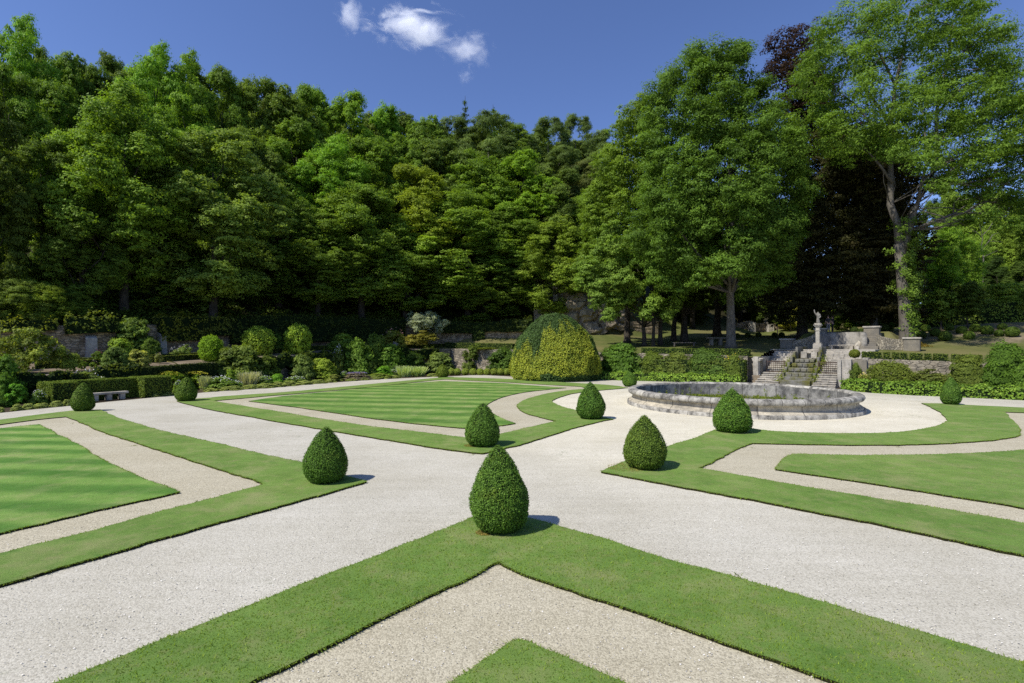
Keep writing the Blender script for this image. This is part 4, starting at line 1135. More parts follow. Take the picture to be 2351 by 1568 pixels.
# three limes with low hanging foliage
def lime_low(rs):
    out = []
    for x, y, r in ((1500,690,20),(1545,702,18),(1462,668,22),(1520,655,22),(1412,690,24),(1380,650,26),(1440,640,24),(1400,725,16),(1485,720,15),(1350,620,22),(1530,725,14),(1372,690,20)):
        d = 58.2 - rs.random()*2; out.append((kx(x)*d, d, zz(y, d), r/FOC*d))
    return out
hero_tree('lime_tree', 1479, 60, [(1345,560),(1400,500),(1470,520),(1490,600),(1480,690),(1420,715),(1370,690),(1325,640)], 26, 26, (.080,.136,.042), 'lime tree with lighter low branches over the rock face, leftmost of the three dark trunks', 42, .27, M_BARKD, extra=lime_low, cl=17, rc=.55, group='limes with dark trunks behind the laurel')
hero_tree('lime_tree', 1500, 59, [(1440,540),(1520,520),(1560,600),(1570,680),(1540,720),(1480,725),(1450,660)], 20, 22, (.066,.122,.032), 'lime tree with drooping bright branch, middle one of the three dark trunks', 43, .22, M_BARKD, cl=17, rc=.5, group='limes with dark trunks behind the laurel')
hero_tree('lime_tree', 1516, 61, [(1480,480),(1560,450),(1620,520),(1630,640),(1570,690),(1510,660)], 20, 24, (.055,.095,.026), 'dim lime tree, rightmost of the three dark trunks', 44, .28, M_BARKD, group='limes with dark trunks behind the laurel')
hero_tree('shade_tree', 1571, 64, [(1480,420),(1640,420),(1700,560),(1660,690),(1560,690),(1490,600)], 26, 28, (.035,.06,.018), 'dark tree with mossy thick trunk left of the pale trunk', 45, .46, M_BARKD)
hero_tree('shade_tree', 1547, 68, [(1470,480),(1560,480),(1580,600),(1560,690),(1500,680)], 14, 26, (.035,.06,.018), 'slim dark tree just left of the mossy thick trunk', 46, .36, M_BARKD)
hero_tree('shade_tree', 1646, 72, [(1600,420),(1760,420),(1800,600),(1760,700),(1640,690),(1600,600)], 26, 28, (.030,.052,.016), 'dark tree with double trunk behind the pale trunk', 47, .55, M_BARKD)
# biggest round tree with pale trunk
hero_tree('round_tree', 1678, 53, [(1640,88),(1700,92),(1745,125),(1762,190),(1800,265),(1850,300),(1868,400),(1868,470),(1835,560),(1810,640),(1740,665),(1650,670),(1570,655),(1500,650),(1455,600),(1450,520),(1470,420),(1480,330),(1492,250),(1505,190),(1530,150),(1580,105)], 170, 38, (.052,.100,.026),
          'huge round green tree with pale straight trunk, tallest left of the copper beech', 48, .47, nlimb=30, fill=.45, cl=17, lv=62, rc=.75, flat=.8, aspect=.45, up=.4)
# copper beech
hero_tree('copper_beech', 1842, 62, [(1800,70),(1850,45),(1880,110),(1930,260),(2010,330),(2060,450),(2080,600),(2070,690),(1980,715),(1900,720),(1800,715),(1740,700),(1760,560),(1800,420),(1780,250),(1765,130)], 110, 46, (.0235,.0265,.0165),
          'dark purple copper beech with broad trunk behind the statue', 49, .6, M_BARKD, nlimb=26, split=(.019,.0115,.0115), rc=.75, flat=.75, lv=58)
hero_tree('copper_beech', 2007, 60, [(1930,300),(2040,280),(2120,420),(2130,600),(2110,720),(2010,735),(1930,690),(1910,500)], 56, 44, (.026,.026,.017),
          'purplish tree with slim mottled trunk left of the tall ash', 50, .38, M_BARK, rc=.75, flat=.35)
# tall ash with flared trunk
ASH = [(1905,70,44),(1960,45,52),(2040,20,56),(2130,5,58),(2215,25,54),(2295,75,46),(1875,135,40),(1945,140,50),(2070,100,50),(2175,110,52),(2265,150,44),(2320,115,36),(1850,200,42),(1905,215,48),(2010,200,48),(2110,205,50),(2205,205,46),(2285,225,40),
       (1835,275,34),(1960,305,50),(2060,300,44),(2165,290,52),(2245,295,46),(2325,250,40),(2375,260,50),(1935,352,30),(2010,345,30),(2150,362,46),(2225,362,48),(2300,345,46),(2365,350,50),(2195,425,30),(2265,415,34),(2330,430,36),(2390,440,40),(2300,470,26),(2360,505,34),(2420,480,40),(2250,455,20),(2420,180,40),(2430,330,50),(2000,80,40),(2300,300,40),(2150,430,30),(2200,465,28),(2240,440,32),(2110,395,34),(2320,475,32),(2400,510,40),(2270,500,24),(2085,350,30),(2355,545,26),(2440,560,40),(2180,400,34),(2225,500,20),(2310,520,24)]
def ash_extra(rs):
    out = []
    for x, y, r in ASH:
        for k in range(2 if r > 38 else 1):
            dd = 50 + rs.normal(0, 3.4) - (1.2 if x < 2000 else 0)
            out.append((kx(x+rs.normal(0,7))*dd, dd, zz(y+rs.normal(0,7), dd), r*.92/FOC*dd))
    out += poly_lobes(rs, [(1850,170),(1900,80),(1980,10),(2100,-40),(2230,-20),(2330,60),(2330,180),(2420,220),(2440,400),(2380,480),(2280,450),(2200,430),(2140,400),(2040,350),(1930,360),(1840,290)], 50, 138, 33, .25)
    return out
def tall_ash():
    rs = np.random.default_rng(52); d = 50; px = 2086; z0 = terr(px, d) - .1; b = at(px, d, z0)
    o = empty('ash_tree', b); tag(o, 'tall airy ash with flared grey trunk and spreading limbs at the right', 'tree')
    lobes = [(x-b.x, y-b.y, z-z0, r) for x, y, z, r in ash_extra(rs)]
    meshobj('crown', crown_from_lobes(rs, lobes, (0, 0), cl=13, lv=50, leaf=.23, rc=.8, flat=.6, fill=.1, aspect=.42, zsq=.85, up=.5).mesh('crown', (M_LEAF,)), o, (.062,.114,.028))
    def Q(x, y, dy=0): dd = d + dy; return at(x, dd, zz(y, dd)) - b
    mb = MB()
    mb.tube([at(2086,d,z0-.2)-b, Q(2085,788), Q(2083,770), Q(2080,740), Q(2076,690), Q(2070,620), Q(2064,560)], [1.05,.82,.66,.56,.52,.47,.44], 14)
    stems = [([(2064,565),(2058,520),(2050,470),(2046,420),(2044,370),(2048,300),(2058,200),(2075,110),(2090,30)], .38),
             ([(2068,590),(2080,530),(2100,480),(2125,430),(2140,400),(2150,330),(2150,260),(2170,160),(2190,60)], .36),
             ([(2060,545),(2080,500),(2100,470),(2125,435),(2155,412)], .18),
             ([(2108,525),(2150,508),(2185,492),(2230,486),(2262,490),(2300,500)], .20),
             ([(2215,487),(2245,465),(2275,462),(2320,470)], .12),
             ([(2046,420),(2020,380),(1990,340),(1955,305)], .14), ([(2044,370),(2010,300),(1960,240),(1910,205)], .15),
             ([(2050,290),(2000,220),(1950,150),(1930,90)], .15), ([(2058,200),(2020,130),(1990,70)], .12),
             ([(2140,400),(2190,360),(2240,350),(2300,330)], .15), ([(2150,330),(2200,290),(2260,280),(2330,250)], .14),
             ([(2150,260),(2210,200),(2270,160),(2300,90)], .14), ([(2170,160),(2220,110),(2240,40)], .12),
             ([(2128,432),(2170,420),(2200,425),(2265,415),(2330,430),(2390,440)], .13), ([(2100,480),(2130,370),(2120,280),(2110,200)], .14)]
    for pts, r in stems:
        dy = 0; step = rs.normal(0, .22); P = []
        for i, (x, y) in enumerate(pts): P.append(Q(x + rs.normal(0, 2), y + rs.normal(0, 2), step*i)) 
        mb.tube(P, [r*(1 - .8*i/(len(P)-1)) for i in range(len(P))], 8)
        # twigs
        for k in range(len(P)*2):
            i = rs.integers(1, len(P)); s = np.array(P[i]); lob = lobes[int(np.argmin([np.linalg.norm(np.array(l[:3])-s) + rs.random()*3 for l in lobes]))]
            e = np.array(lob[:3]) + rs.normal(0, lob[3]*.5, 3); m = (s+e)/2 + rs.normal(0, .25, 3)
            mb.tube([s, m, e], [.055, .04, .015], 5)
    mb.build('trunk', M_BARK, o)
    # ivy skirt on the trunk
    L = Leaves(); nc = 120; cz = 1.2 + 11.2*rs.random(nc)**.9; ca = rs.normal(-.9, 1.0, nc); cr = .5 + np.abs(rs.normal(0, .38, nc))*np.clip((cz-1)/4, .2, 1.6); per = 46; n = nc*per
    cx_ = np.interp(cz, [0, 3, 8, 11], [0, -.1, -.5, -.8]) + np.cos(ca)*cr; cy_ = np.sin(ca)*cr
    P = np.repeat(np.stack([cx_, cy_, cz], 1), per, 0) + rdir(rs, n)*rs.uniform(.1, .55, (n, 1))*np.array([1, 1, .8]); a = np.repeat(ca, per); V, F = leaf_quads(rs, P, np.stack([np.cos(a), np.sin(a), np.full(n,.5)], 1) + rs.normal(0,.4,(n,3)), rs.uniform(.14,.26,n)); L.add(V, np.repeat(rs.normal(.4,.15,nc), per) + rs.normal(0,.18,n))
    meshobj('ivy', L.mesh('ivy', (M_LEAF,)), o, (.062,.108,.028))
    L = Leaves(); n = 1300; a = rs.random(n)*2*PI; R = .75 + rs.random(n)**2*1.1; P = np.stack([np.cos(a)*R, np.sin(a)*R, rs.random(n)*.45*(1.9-R)+.1], 1)
    V, F = leaf_quads(rs, P, rdir(rs, n)+np.array([0,0,.6]), rs.uniform(.1,.2,n)); L.add(V, rs.normal(.6,.2,n)); meshobj('root_growth', L.mesh('root_growth', (M_LEAF,)), o, (.075,.062,.022))
tall_ash()
# trees beyond, at the far right and between the trunks
BACK = [('bushy', 2195, 440, 150, 100, (.075,.125,.03), 'far green tree showing beneath the long ash limb'),
        ('bushy', 2290, 432, 170, 104, (.08,.13,.03), 'far green tree closing the gap beneath the ash crown'),
        ('bushy', 2390, 425, 170, 100, (.075,.12,.03), 'far green tree cut by the right edge beneath the ash crown'),
        ('bushy', 2140, 580, 110, 70, (.075,.13,.032), 'green bushy tree just right of the ash trunk'),
        ('bushy', 2230, 540, 170, 84, (.085,.145,.034), 'full green tree behind the small standard trees'),
        ('bushy', 2330, 520, 190, 90, (.09,.145,.034), 'full green tree far back near the right edge'),
        ('bushy', 2440, 520, 190, 80, (.06,.10,.026), 'full green tree beyond the right edge, lower one'),
        ('bushy', 1990, 560, 140, 92, (.035,.055,.018), 'dark bushy tree far behind the mottled trunk'),
        ('bushy', 1720, 600, 170, 106, (.034,.052,.018), 'dark bushy tree above the distant wall, left one'),
        ('bushy', 1850, 600, 160, 108, (.034,.052,.018), 'dark bushy tree above the distant wall behind the statue'),
        ('bushy', 1590, 560, 190, 94, (.034,.052,.018), 'dark bushy tree behind the mossy thick trunk'),
        ('ash', 2185, 505, 150, 66, (.105,.19,.04), 'mid green tree right of the ash trunk under its long limb'),
        ('oak', 2260, 480, 160, 92, (.085,.14,.034), 'tree behind the dead pale branches at right'),
        ('oak', 2345, 470, 150, 96, (.095,.15,.036), 'far tree at the right edge under the ash limb'),
        ('beech', 2290, 590, 110, 78, (.026,.05,.018), 'dark layered tree behind the light green bush tree'),
        ('beech', 2350, 600, 110, 74, (.040,.07,.022), 'dark layered tree at the right edge'),
        ('bushy', 2300, 650, 170, 60, (.13,.19,.048), 'light green rounded bush tree at the right'),
        ('bushy', 2370, 660, 110, 57, (.10,.145,.04), 'light green bush tree cut by the right edge'),
        ('oak', 2420, 420, 190, 84, (.07,.115,.03), 'tall green tree beyond the right edge'),
        ('oak', 2160, 420, 130, 110, (.05,.085,.026), 'distant dark tree behind the ash trunk'),
        ('oak', 1700, 520, 200, 96, (.03,.05,.016), 'distant dark tree behind the double trunk'),
        ('oak', 1800, 560, 180, 100, (.03,.05,.016), 'distant dark tree behind the copper beech'),
        ('oak', 1590, 480, 200, 90, (.035,.058,.018), 'dark tree deep behind the three lime trunks'),
        ('bushy', 1890, 690, 90, 78, (.11,.17,.035), 'bright sunlit bush seen behind the statue'),
        ('bushy', 1945, 700, 90, 74, (.075,.13,.03), 'green bush behind the two people'),
        ('bushy', 2035, 705, 90, 72, (.07,.12,.03), 'green bush between the mottled trunk and the ash trunk'),
        ('bushy', 1980, 660, 110, 84, (.05,.09,.024), 'dim bush under the purple crowns'),
        ('bushy', 1815, 690, 80, 88, (.16,.18,.06), 'yellowish sunlit bush left of the statue'),
        ('oak', 2060, 520, 160, 100, (.035,.055,.02), 'distant dim tree left of the ash trunk')]
for key, px, yt, w, d, c, lab in BACK: put_tree(key, px, yt, w, d, c, lab, 'background_tree' if key != 'bushy' else 'bush', 'tree' if key != 'bushy' else 'bush', 'trees beyond the upper terrace')
def standard(px, ytop, wpx, d, ybot, c, label):
    z0 = terr(px, d) - .05; b = at(px, d, z0); o = empty('small_tree', b); tag(o, label, 'tree', 'small round headed trees on the upper terrace')
    rs = np.random.default_rng(int(px)); h = zz(ytop, d) - z0; w = wpx/FOC*d/math.sqrt(1+kx(px)**2); zb = max(.8, zz(ybot, d) - z0)
    lobes = proto_lobes(rs, h, w, zb/h, 16, env_round)
    meshobj('crown', crown_from_lobes(rs, lobes, (0,0), cl=9, lv=40, leaf=.2, rc=.4).mesh('crown', (M_LEAF,)), o, c)
    trunk_mb(rs, h, lobes, .10, nlimb=6, top=.7).build('trunk', M_BARKD, o)
standard(2161, 672, 95, 56, 733, (.08,.13,.035), 'small round tree with thin trunk, left one of the two above the bank')
standard(2221, 655, 110, 55, 722, (.045,.075,.024), 'dark small tree with thin trunk above the bank')
standard(1744, 690, 60, 72, 738, (.035,.06,.018), 'small dark tree with thin trunk left of the stone wall gap')
standard(1785, 700, 66, 72, 742, (.035,.06,.018), 'small dark tree with thin trunk left of the statue')
def dead_branches():
    rs = np.random.default_rng(3); d = 80; b = at(2258, d, terr(2258, d)); mb = MB()
    def Q(x, y): return at(x, d + rs.normal(0,.4), zz(y, d)) - b
    mb.tube([Q(2256,760), Q(2257,640), Q(2258,590), Q(2253,565), Q(2256,550), Q(2252,530), Q(2248,515)], [.12,.10,.09,.07,.05,.035,.012], 7)
    for pts in ([(2257,570),(2270,555),(2285,550),(2305,556)], [(2254,545),(2240,532),(2232,530)], [(2255,600),(2240,590),(2232,585)], [(2256,540),(2270,525),(2280,510)], [(2258,590),(2275,580),(2290,575)], [(2270,556),(2278,540),(2292,533)]):
        mb.tube([Q(*p) for p in pts], [.06,.045,.03,.012][:len(pts)], 5)
    o = mb.build('dead_tree', M_BARK); o.location = b; tag(o, 'pale dead branching tree at the right below the long ash limb', 'tree')
dead_branches()
# ================================================================ clipped topiary
EGGP = [(0,.0),(.0,.17),(.03,.215),(.08,.262),(.16,.300),(.27,.318),(.38,.313),(.50,.287),(.62,.245),(.73,.195),(.82,.145),(.90,.092),(.96,.050),(1.0,.012)]
def egg_mesh(seed, h, w, n, leaf, fat=0.0, brown=.0):
    rs = np.random.default_rng(seed); L = Leaves()
    zt = np.array([p[0] for p in EGGP[1:]]); rt = np.array([p[1] for p in EGGP[1:]]) / .318
    if fat: rt = rt * (1 - fat*zt*.35) ; rt /= rt.max()
    R = lambda t: np.interp(t, zt, rt) * w/2
    t = rs.random(n*3); keep = rs.random(n*3) < R(t)/(w/2); t = t[keep][:n]; m = len(t); a = rs.random(m)*2*PI
    e = .01; dr = (R(np.clip(t+e,0,1)) - R(np.clip(t-e,0,1)))/(2*e*h)
    N = unit(np.stack([np.cos(a), np.sin(a), -dr], 1))
    wob = np.array([noise.noise(Vector((math.cos(q)*2.2, math.sin(q)*2.2, z*4 + seed*7))) for q, z in zip(a, t)])
    wob2 = np.array([noise.noise(Vector((math.cos(q)*9, math.sin(q)*9, z*16 + seed))) for q, z in zip(a, t)])
    r = R(t) + wob*.042*w + rs.normal(0, .010, m)*w/.9
    P = np.stack([np.cos(a)*r, np.sin(a)*r, t*h], 1) + N*rs.uniform(-.02, .018, (m,1))
    V, F = leaf_quads(rs, P, N*1.0 + rs.normal(0, .55, (m, 3)) + np.array([0,0,.2]), leaf*rs.uniform(.7, 1.3, m), .6)
    var = .42 + wob2*.35 + rs.normal(0, .2, m) - .25*np.exp(-t*9)
    L.add(V, var)
    nn = 28; rings = np.linspace(.0, .985, 26); vs = []; fs = []
    for i, q in enumerate(rings):
        for j in range(nn):
            b = 2*PI*j/nn; rr = max(.002, R(q)*.955 - .012); vs.append((math.cos(b)*rr, math.sin(b)*rr, q*h))
    for i in range(len(rings)-1):
        for j in range(nn): fs.append((i*nn+j, i*nn+(j+1)%nn, (i+1)*nn+(j+1)%nn, (i+1)*nn+j))
    L.core(vs, fs)
    return L.mesh('topiary', (M_CLIP, M_DARK))
EG = 'pointed egg shaped box topiaries'
EGGS = [ # px, ybase, ytop, width, colour, fat, label
 (1149,1229,1023,131,(.055,.115,.026),0,'nearest and largest topiary egg at the tip of the front turf band'),
 (747,1112,980,100,(.050,.108,.024),0,'topiary egg at the tip of the left turf band with its shadow on gravel'),
 (1106,1027,925,76,(.048,.105,.024),.12,'topiary egg just behind the nearest one, at the lower corner of the striped parterre'),
 (1357,963,877,63,(.046,.102,.024),.15,'topiary egg on the turf tip left of the fountain'),
 (1481,1080,953,96,(.062,.108,.026),0,'brownish topiary egg on the dry turf corner right of the crossing'),
 (1682,995,892,90,(.056,.12,.026),.35,'broad squat topiary egg standing before the fountain'),
 (190,944,878,54,(.055,.10,.022),.2,'topiary egg in front of the stone bench'),
 (427,921,865,50,(.058,.105,.022),.25,'topiary egg at the far left corner of the striped parterre'),
 (1446,887,852,31,(.050,.105,.024),0,'small distant topiary egg behind the left rim of the fountain'),
 (1016,866,836,27,(.072,.11,.022),0,'most distant topiary egg at the back corner of the striped lawn'),
 (2183,929,866,47,(.046,.098,.024),0,'topiary egg near the right edge before the dry stone wall')]
for i, (px, yb, yt, w, c, fat, lab) in enumerate(EGGS):
    g = G(px, yb, .04); d0 = g.y; r = w/2*d0/FOC/math.sqrt(1+kx(px)**2)
    dirv = Vector((g.x, g.y, 0)).normalized(); base = Vector((g.x, g.y, .04)) + dirv*r*.62
    h = zz(yt, base.y) - .04
    n = {0: 26000, 1: 18000, 4: 18000, 2: 14000, 3: 11000, 5: 13000}.get(i, 8000)
    leaf = max(.030, .0026*d0)
    o = meshobj('topiary', egg_mesh(60+i, h, 2*r*1.03, n, leaf, fat), color=c, loc=base); o.rotation_euler = (R_((i*37 % 5)-2)*.9, R_((i*53 % 5)-2)*.9, i*1.1); tag(o, lab, 'topiary', EG)
def bare_ring(px, py, r, k):     # dry ground at the foot of the topiary
    g = G(px, py, .06); rs = np.random.default_rng(k); n = 500; a = rs.random(n)*2*PI; q = np.sqrt(rs.random(n))*r
    P = np.stack([g.x + np.cos(a)*q, g.y + np.sin(a)*q*.9, np.full(n, .062)], 1)
    L = Leaves(); V, F = leaf_quads(rs, P, rs.normal(0,.3,(n,3))+np.array([0,0,1]), rs.uniform(.02,.05,n), .5); L.add(V, rs.random(n)); return L
for k, (px, py, r) in enumerate(((1112,1222,.16),(1440,1072,.55),(1085,1022,.3))):
    o = meshobj('dry_litter', bare_ring(px, py, r, k).mesh('dry_litter', (M_LEAF,)), color=(.105,.098,.055)); tag(o, 'dry clippings on the turf at the foot of a topiary', 'litter', None, 'stuff')
def loose_stones():
    rs = np.random.default_rng(8); n = 9000; d = 4.6 + 9*rs.random(n)**1.3; x = d*rs.uniform(-1.05, 1.05, n); P = np.stack([x, d, np.full(n, .012)], 1)
    ins = np.zeros(n, bool)
    for q in BIGP: ins |= in_poly_np(x, d, q)
    for o_, i_ in RINGS: ins |= in_poly_np(x, d, o_) & ~in_poly_np(x, d, i_)
    P = P[~ins]; n = len(P)
    V, F = leaf_quads(rs, P, rs.normal(0, .35, (n,3)) + np.array([0,0,1]), rs.uniform(.010, .028, n), .8, -.35)
    L = Leaves(); L.add(V, rs.random(n)); o = meshobj('loose_stones', L.mesh('loose_stones', (M_STONES,))); tag(o, 'loose pale stones lying on the gravel', 'stones', None, 'stuff')
    C = []; Q = rs
    for k in range(70):      # weeds and scraps of grass along the gravel edges
        q = EDGEP[Q.integers(len(EDGEP))]; m = 26; C.append(np.array([q[0], q[1], .012]) + Q.normal(0, 1, (m,3))*np.array([.05,.05,.006]))
    P = np.concatenate(C); V, F = leaf_quads(rs, P, rs.normal(0,.4,(len(P),3)) + np.array([0,0,.8]), rs.uniform(.015,.05,len(P)), .35); L = Leaves(); L.add(V, rs.normal(.45,.2,len(P)))
    o = meshobj('path_weeds', L.mesh('path_weeds', (M_LEAF,)), color=(.06,.085,.03)); tag(o, 'small weeds and grass scraps on the gravel', 'weeds', None, 'stuff')
def stones_mat():
    m, nt, out = mat('loose_stone'); a = nd(nt, 'ShaderNodeAttribute', attribute_name='var'); princ(nt, out, ramp(nt, a.outputs['Fac'], [(0, (.40,.37,.31)), (.5, (.60,.56,.47)), (1, (.78,.75,.68))]), .9, None, .1); return m
M_STONES = stones_mat()
BIGP = [[(p.x, p.y) for p in q] for q in (A_lawn, B_lawn, C_lawn, D_lawn)]
def ring(o, i): return [(p.x, p.y) for p in o], [(p.x, p.y) for p in i]
RINGS = [ring(A_out, A_in), ring(B_out, B_in), ring(C_out, C_in), ring(D_out, D_in)]
EDGEP = []
for o_, i_ in RINGS:
    for l in (o_, i_):
        for k in range(0, len(l), 3):
            x, y = l[k]
            if 4.5 < y < 34 and abs(x) < y*1.05: EDGEP.append((x + random.uniform(-.2,.2), y + random.uniform(-.2,.2)))
def on_strip(a, b): return any(in_poly(a, b, o_) and not in_poly(a, b, i_) for o_, i_ in RINGS)
loose_stones()
# ================================================================ hedges
def hedge_mesh(rs, path, w, h, z0, leaf, dens, lump=.03, var0=.42, clumpy=0.0, ends=True, mats=None):
    """clipped hedge along a plan path (list of Vectors), z0 list of ground heights; returns Leaves"""
    L = Leaves(); n = len(path); C = []; N = []; v = []
    def nr(i):
        t = path[min(i+1,n-1)] - path[max(i-1,0)]; q = Vector((-t.y, t.x, 0)); q.normalize(); return q, t.normalized()
    vs = []; fs = []
    for i, p in enumerate(path):
        q, t = nr(i); k = .93
        for sx, z in ((-1, -.05), (1, -.05), (1, h*.97), (-1, h*.97)):
            b = p + q*sx*w/2*k; vs.append((b.x, b.y, z0[i] + z))
    for i in range(n-1):
        a = i*4; b = a+4
        for j in range(4): fs.append((a+j, a+(j+1)%4, b+(j+1)%4, b+j))
    fs += [(0,1,2,3), tuple(4*(n-1)+j for j in (3,2,1,0))]
    L.core(vs, fs)
    for i in range(n-1):
        a = path[i]; b = path[i+1]; ln = (b-a).length; q, _ = nr(i)
        for side, area in ((-1, ln*h), (1, ln*h), (0, ln*w)):
            m = max(1, int(area*dens)); f = rs.random(m); g = rs.random(m)
            base = np.array(a)[None]*(1-f)[:,None] + np.array(b)[None]*f[:,None]; zb = z0[i]*(1-f)+z0[i+1]*f
            qq = np.array(q)
            if side: P = base + qq*side*w/2; P[:,2] = zb + g*h; nn = np.tile(qq*side, (m,1))
            else: P = base + qq*((g-.5)*w)[:,None]; P[:,2] = zb + h; nn = np.tile([0,0,1.0], (m,1))
            wob = np.array([noise.noise(Vector((x*1.3, y*1.3, z*2.5))) + .6*noise.noise(Vector((x*4, y*4, z*6))) for x, y, z in P])
            P += nn*(wob*lump)[:,None] + nn*rs.normal(0, leaf*.25, m)[:,None]
            if clumpy and side == 0: P[:,2] += wob*clumpy
            C.append(P); N.append(nn + rs.normal(0,.5,(m,3)) + np.array([0,0,.2])); v.append(var0 + wob*.18 + rs.normal(0,.17,m))
    if ends:
        for i, s in ((0,-1),(n-1,1)):
            q, t = nr(i); m = max(1,int(w*h*dens)); f = rs.random(m)-.5; g = rs.random(m)
            P = np.array(path[i])[None] + np.array(q)[None]*(f*w)[:,None]; P[:,2] = z0[i] + g*h; nn = np.tile(np.array(t)*s,(m,1))
            P += nn*rs.normal(0,leaf*.3,m)[:,None]; C.append(P); N.append(nn + rs.normal(0,.5,(m,3))); v.append(var0 + rs.normal(0,.17,m))
    V, F = leaf_quads(rs, np.concatenate(C), np.concatenate(N), leaf*rs.uniform(.7,1.35,sum(len(x) for x in C)), .6); L.add(V, np.concatenate(v))
    return L
def hedge(name, path, w, h, z0, leaf, dens, color, label, cat='hedge', group=None, seed=1, **k):
    rs = np.random.default_rng(seed); p = []; z = []
    for i in range(len(path)-1):
        ln = (path[i+1]-path[i]).length; m = max(1, int(ln/.5))
        for j in range(m): p.append(path[i].lerp(path[i+1], j/m)); z.append(z0[i]*(1-j/m)+z0[i+1]*j/m)
    p.append(path[-1]); z.append(z0[-1])
    p = [Vector((q.x, q.y, 0)) for q in p]
    o = meshobj(name, hedge_mesh(rs, p, w, h, z, leaf, dens, **k).mesh(name, (M_CLIP, M_DARK)), color=color); return tag(o, label, cat, group)
# clipped U of hedge round the bench (three blocks grown together)
def u_hedge():
    rs = np.random.default_rng(70); a = bc + bn*1.15 - bdir*(bl*.5+1.2); b = bc + bn*1.15 + bdir*(bl*.5+1.15)
    L = Leaves(); h = 1.28
    for path, w, hh in (([a, b], .9, h), ([a - bn*1.55 - bdir*.2, a + bn*.6 - bdir*.2], 1.2, h-.02), ([b - bn*1.45 + bdir*.55, b + bn*.6 + bdir*.55], 1.7, h+.05)):
        pp = []; 
        for i in range(9): pp.append(Vector((*path[0].lerp(path[1], i/8).to_2d(), 0)))
        q = hedge_mesh(rs, pp, w, hh, [0]*9, .075, 620, lump=.03, var0=.45)
        L.V += q.V; L.var += q.var; L.mi += q.mi
    o = meshobj('clipped_hedge', L.mesh('clipped_hedge', (M_CLIP, M_DARK)), color=(.066,.105,.022)); tag(o, 'sharply clipped U shaped hedge enclosing the stone bench', 'hedge')
u_hedge()
def terr_hedge(name, pxs, ds, w, h, leaf, dens, color, label, **k):
    path = [at(px, d) for px, d in zip(pxs, ds)]; hedge(name, path, w, h, [terr(px, d) - .03 for px, d in zip(pxs, ds)], leaf, dens, color, label, **k)
BG = (.075,.105,.022)
for a, b, off, lab, sd in ((82, 240, 3.4, 'low box edging in front of the buttress, nearer of two lines', 1), (82, 240, 4.6, 'low box edging in front of the buttress, farther of two lines', 2),
     (345, 462, 3.6, 'low box edging above the tan terrace path, nearer of two lines', 3), (345, 462, 5.0, 'low box edging above the tan terrace path, farther of two lines', 4),
     (590, 668, 3.6, 'low box edging left of the barrel shaped bush foot', 5), (712, 760, 3.6, 'short low box edging right of the barrel shaped bush', 6), (925, 1022, 2.6, 'low box edging under the silver pear', 7)):
    ps = seq(a, b, 6); terr_hedge('box_edging', ps, [d_bound(p)+off for p in ps], .5, .5, .10, 160, BG, lab, group='low box edgings on the left terrace', seed=sd)
ps = seq(1022, 1180, 8); terr_hedge('box_edging', ps, [d_bound(max(p,1036))+1.2 for p in ps], .6, .75, .11, 130, (.06,.09,.026), 'long low box edging left of the golden yew on the upper lawn', group='low box edgings on the left terrace', seed=8)
ps = seq(318, 492, 8); hedge('wall_hedge', [at(p, d_bound(p)-.62) for p in ps], .7, 1.15, [prof(p)[0][1]-1.05 for p in ps], .12, 120, (.030,.045,.014), 'dark clipped creeper hedge along the low wall below the tan path', seed=9)
ps = seq(1475, 1722, 12); terr_hedge('box_edging', ps, [d_bound(p)+.55 for p in ps], .6, .62, .11, 140, (.055,.09,.022), 'clipped box strip on top of the retaining wall left of the staircase', seed=10)
for k, (a, b) in enumerate(((1978,2024),(2028,2043),(2048,2064),(2067,2083),(2088,2118),(2122,2138),(2142,2176),(2184,2255))):
    lab = ['longest first clipped box block right of the box ball', 'small box block second from the box ball', 'small box block third from the box ball', 'small box block fourth from the box ball', 'longer box block in the middle of the row on the wall', 'small box block right of the longer middle one', 'box block near the shrubs at the right of the row', 'last box block half behind the big shrubs'][k]
    ps = seq(a+1.2, b-1.2, 3); terr_hedge('box_block', ps, [d_bound(p)+.75 for p in ps], .6, .58, .10, 190, (.065,.098,.024), lab, group='clipped box blocks along the wall top right of the stairs', seed=20+k)
def ground_hedge(pxs, ytops, ybases, w, color, label, seed):
    path = []; hs = []
    for px, yb in zip(pxs, ybases):
        g = G(px, yb); d = g.y + w*.5; path.append(at(px, d))
    h = float(np.mean([zz(yt, p.y) for yt, p in zip(ytops, path)]))
    hedge('edging_hedge', path, w, h, [0]*len(path), .16, 190, color, label, seed=seed, lump=.16, clumpy=.14, var0=.55)
ground_hedge((1372,1446,1520,1600,1700), (855,857,859,862,866), (872,874,876,878.5,882), 1.0, (.092,.168,.038), 'bright green leafy edging between the golden yew and the staircase', 31)
ground_hedge((1948,2010,2100,2200,2351,2500), (870,872,880,886,893,900), (897,903,908,913,920,926), 1.5, (.072,.135,.030), 'bright green leafy edging below the dry stone wall at right', 32)
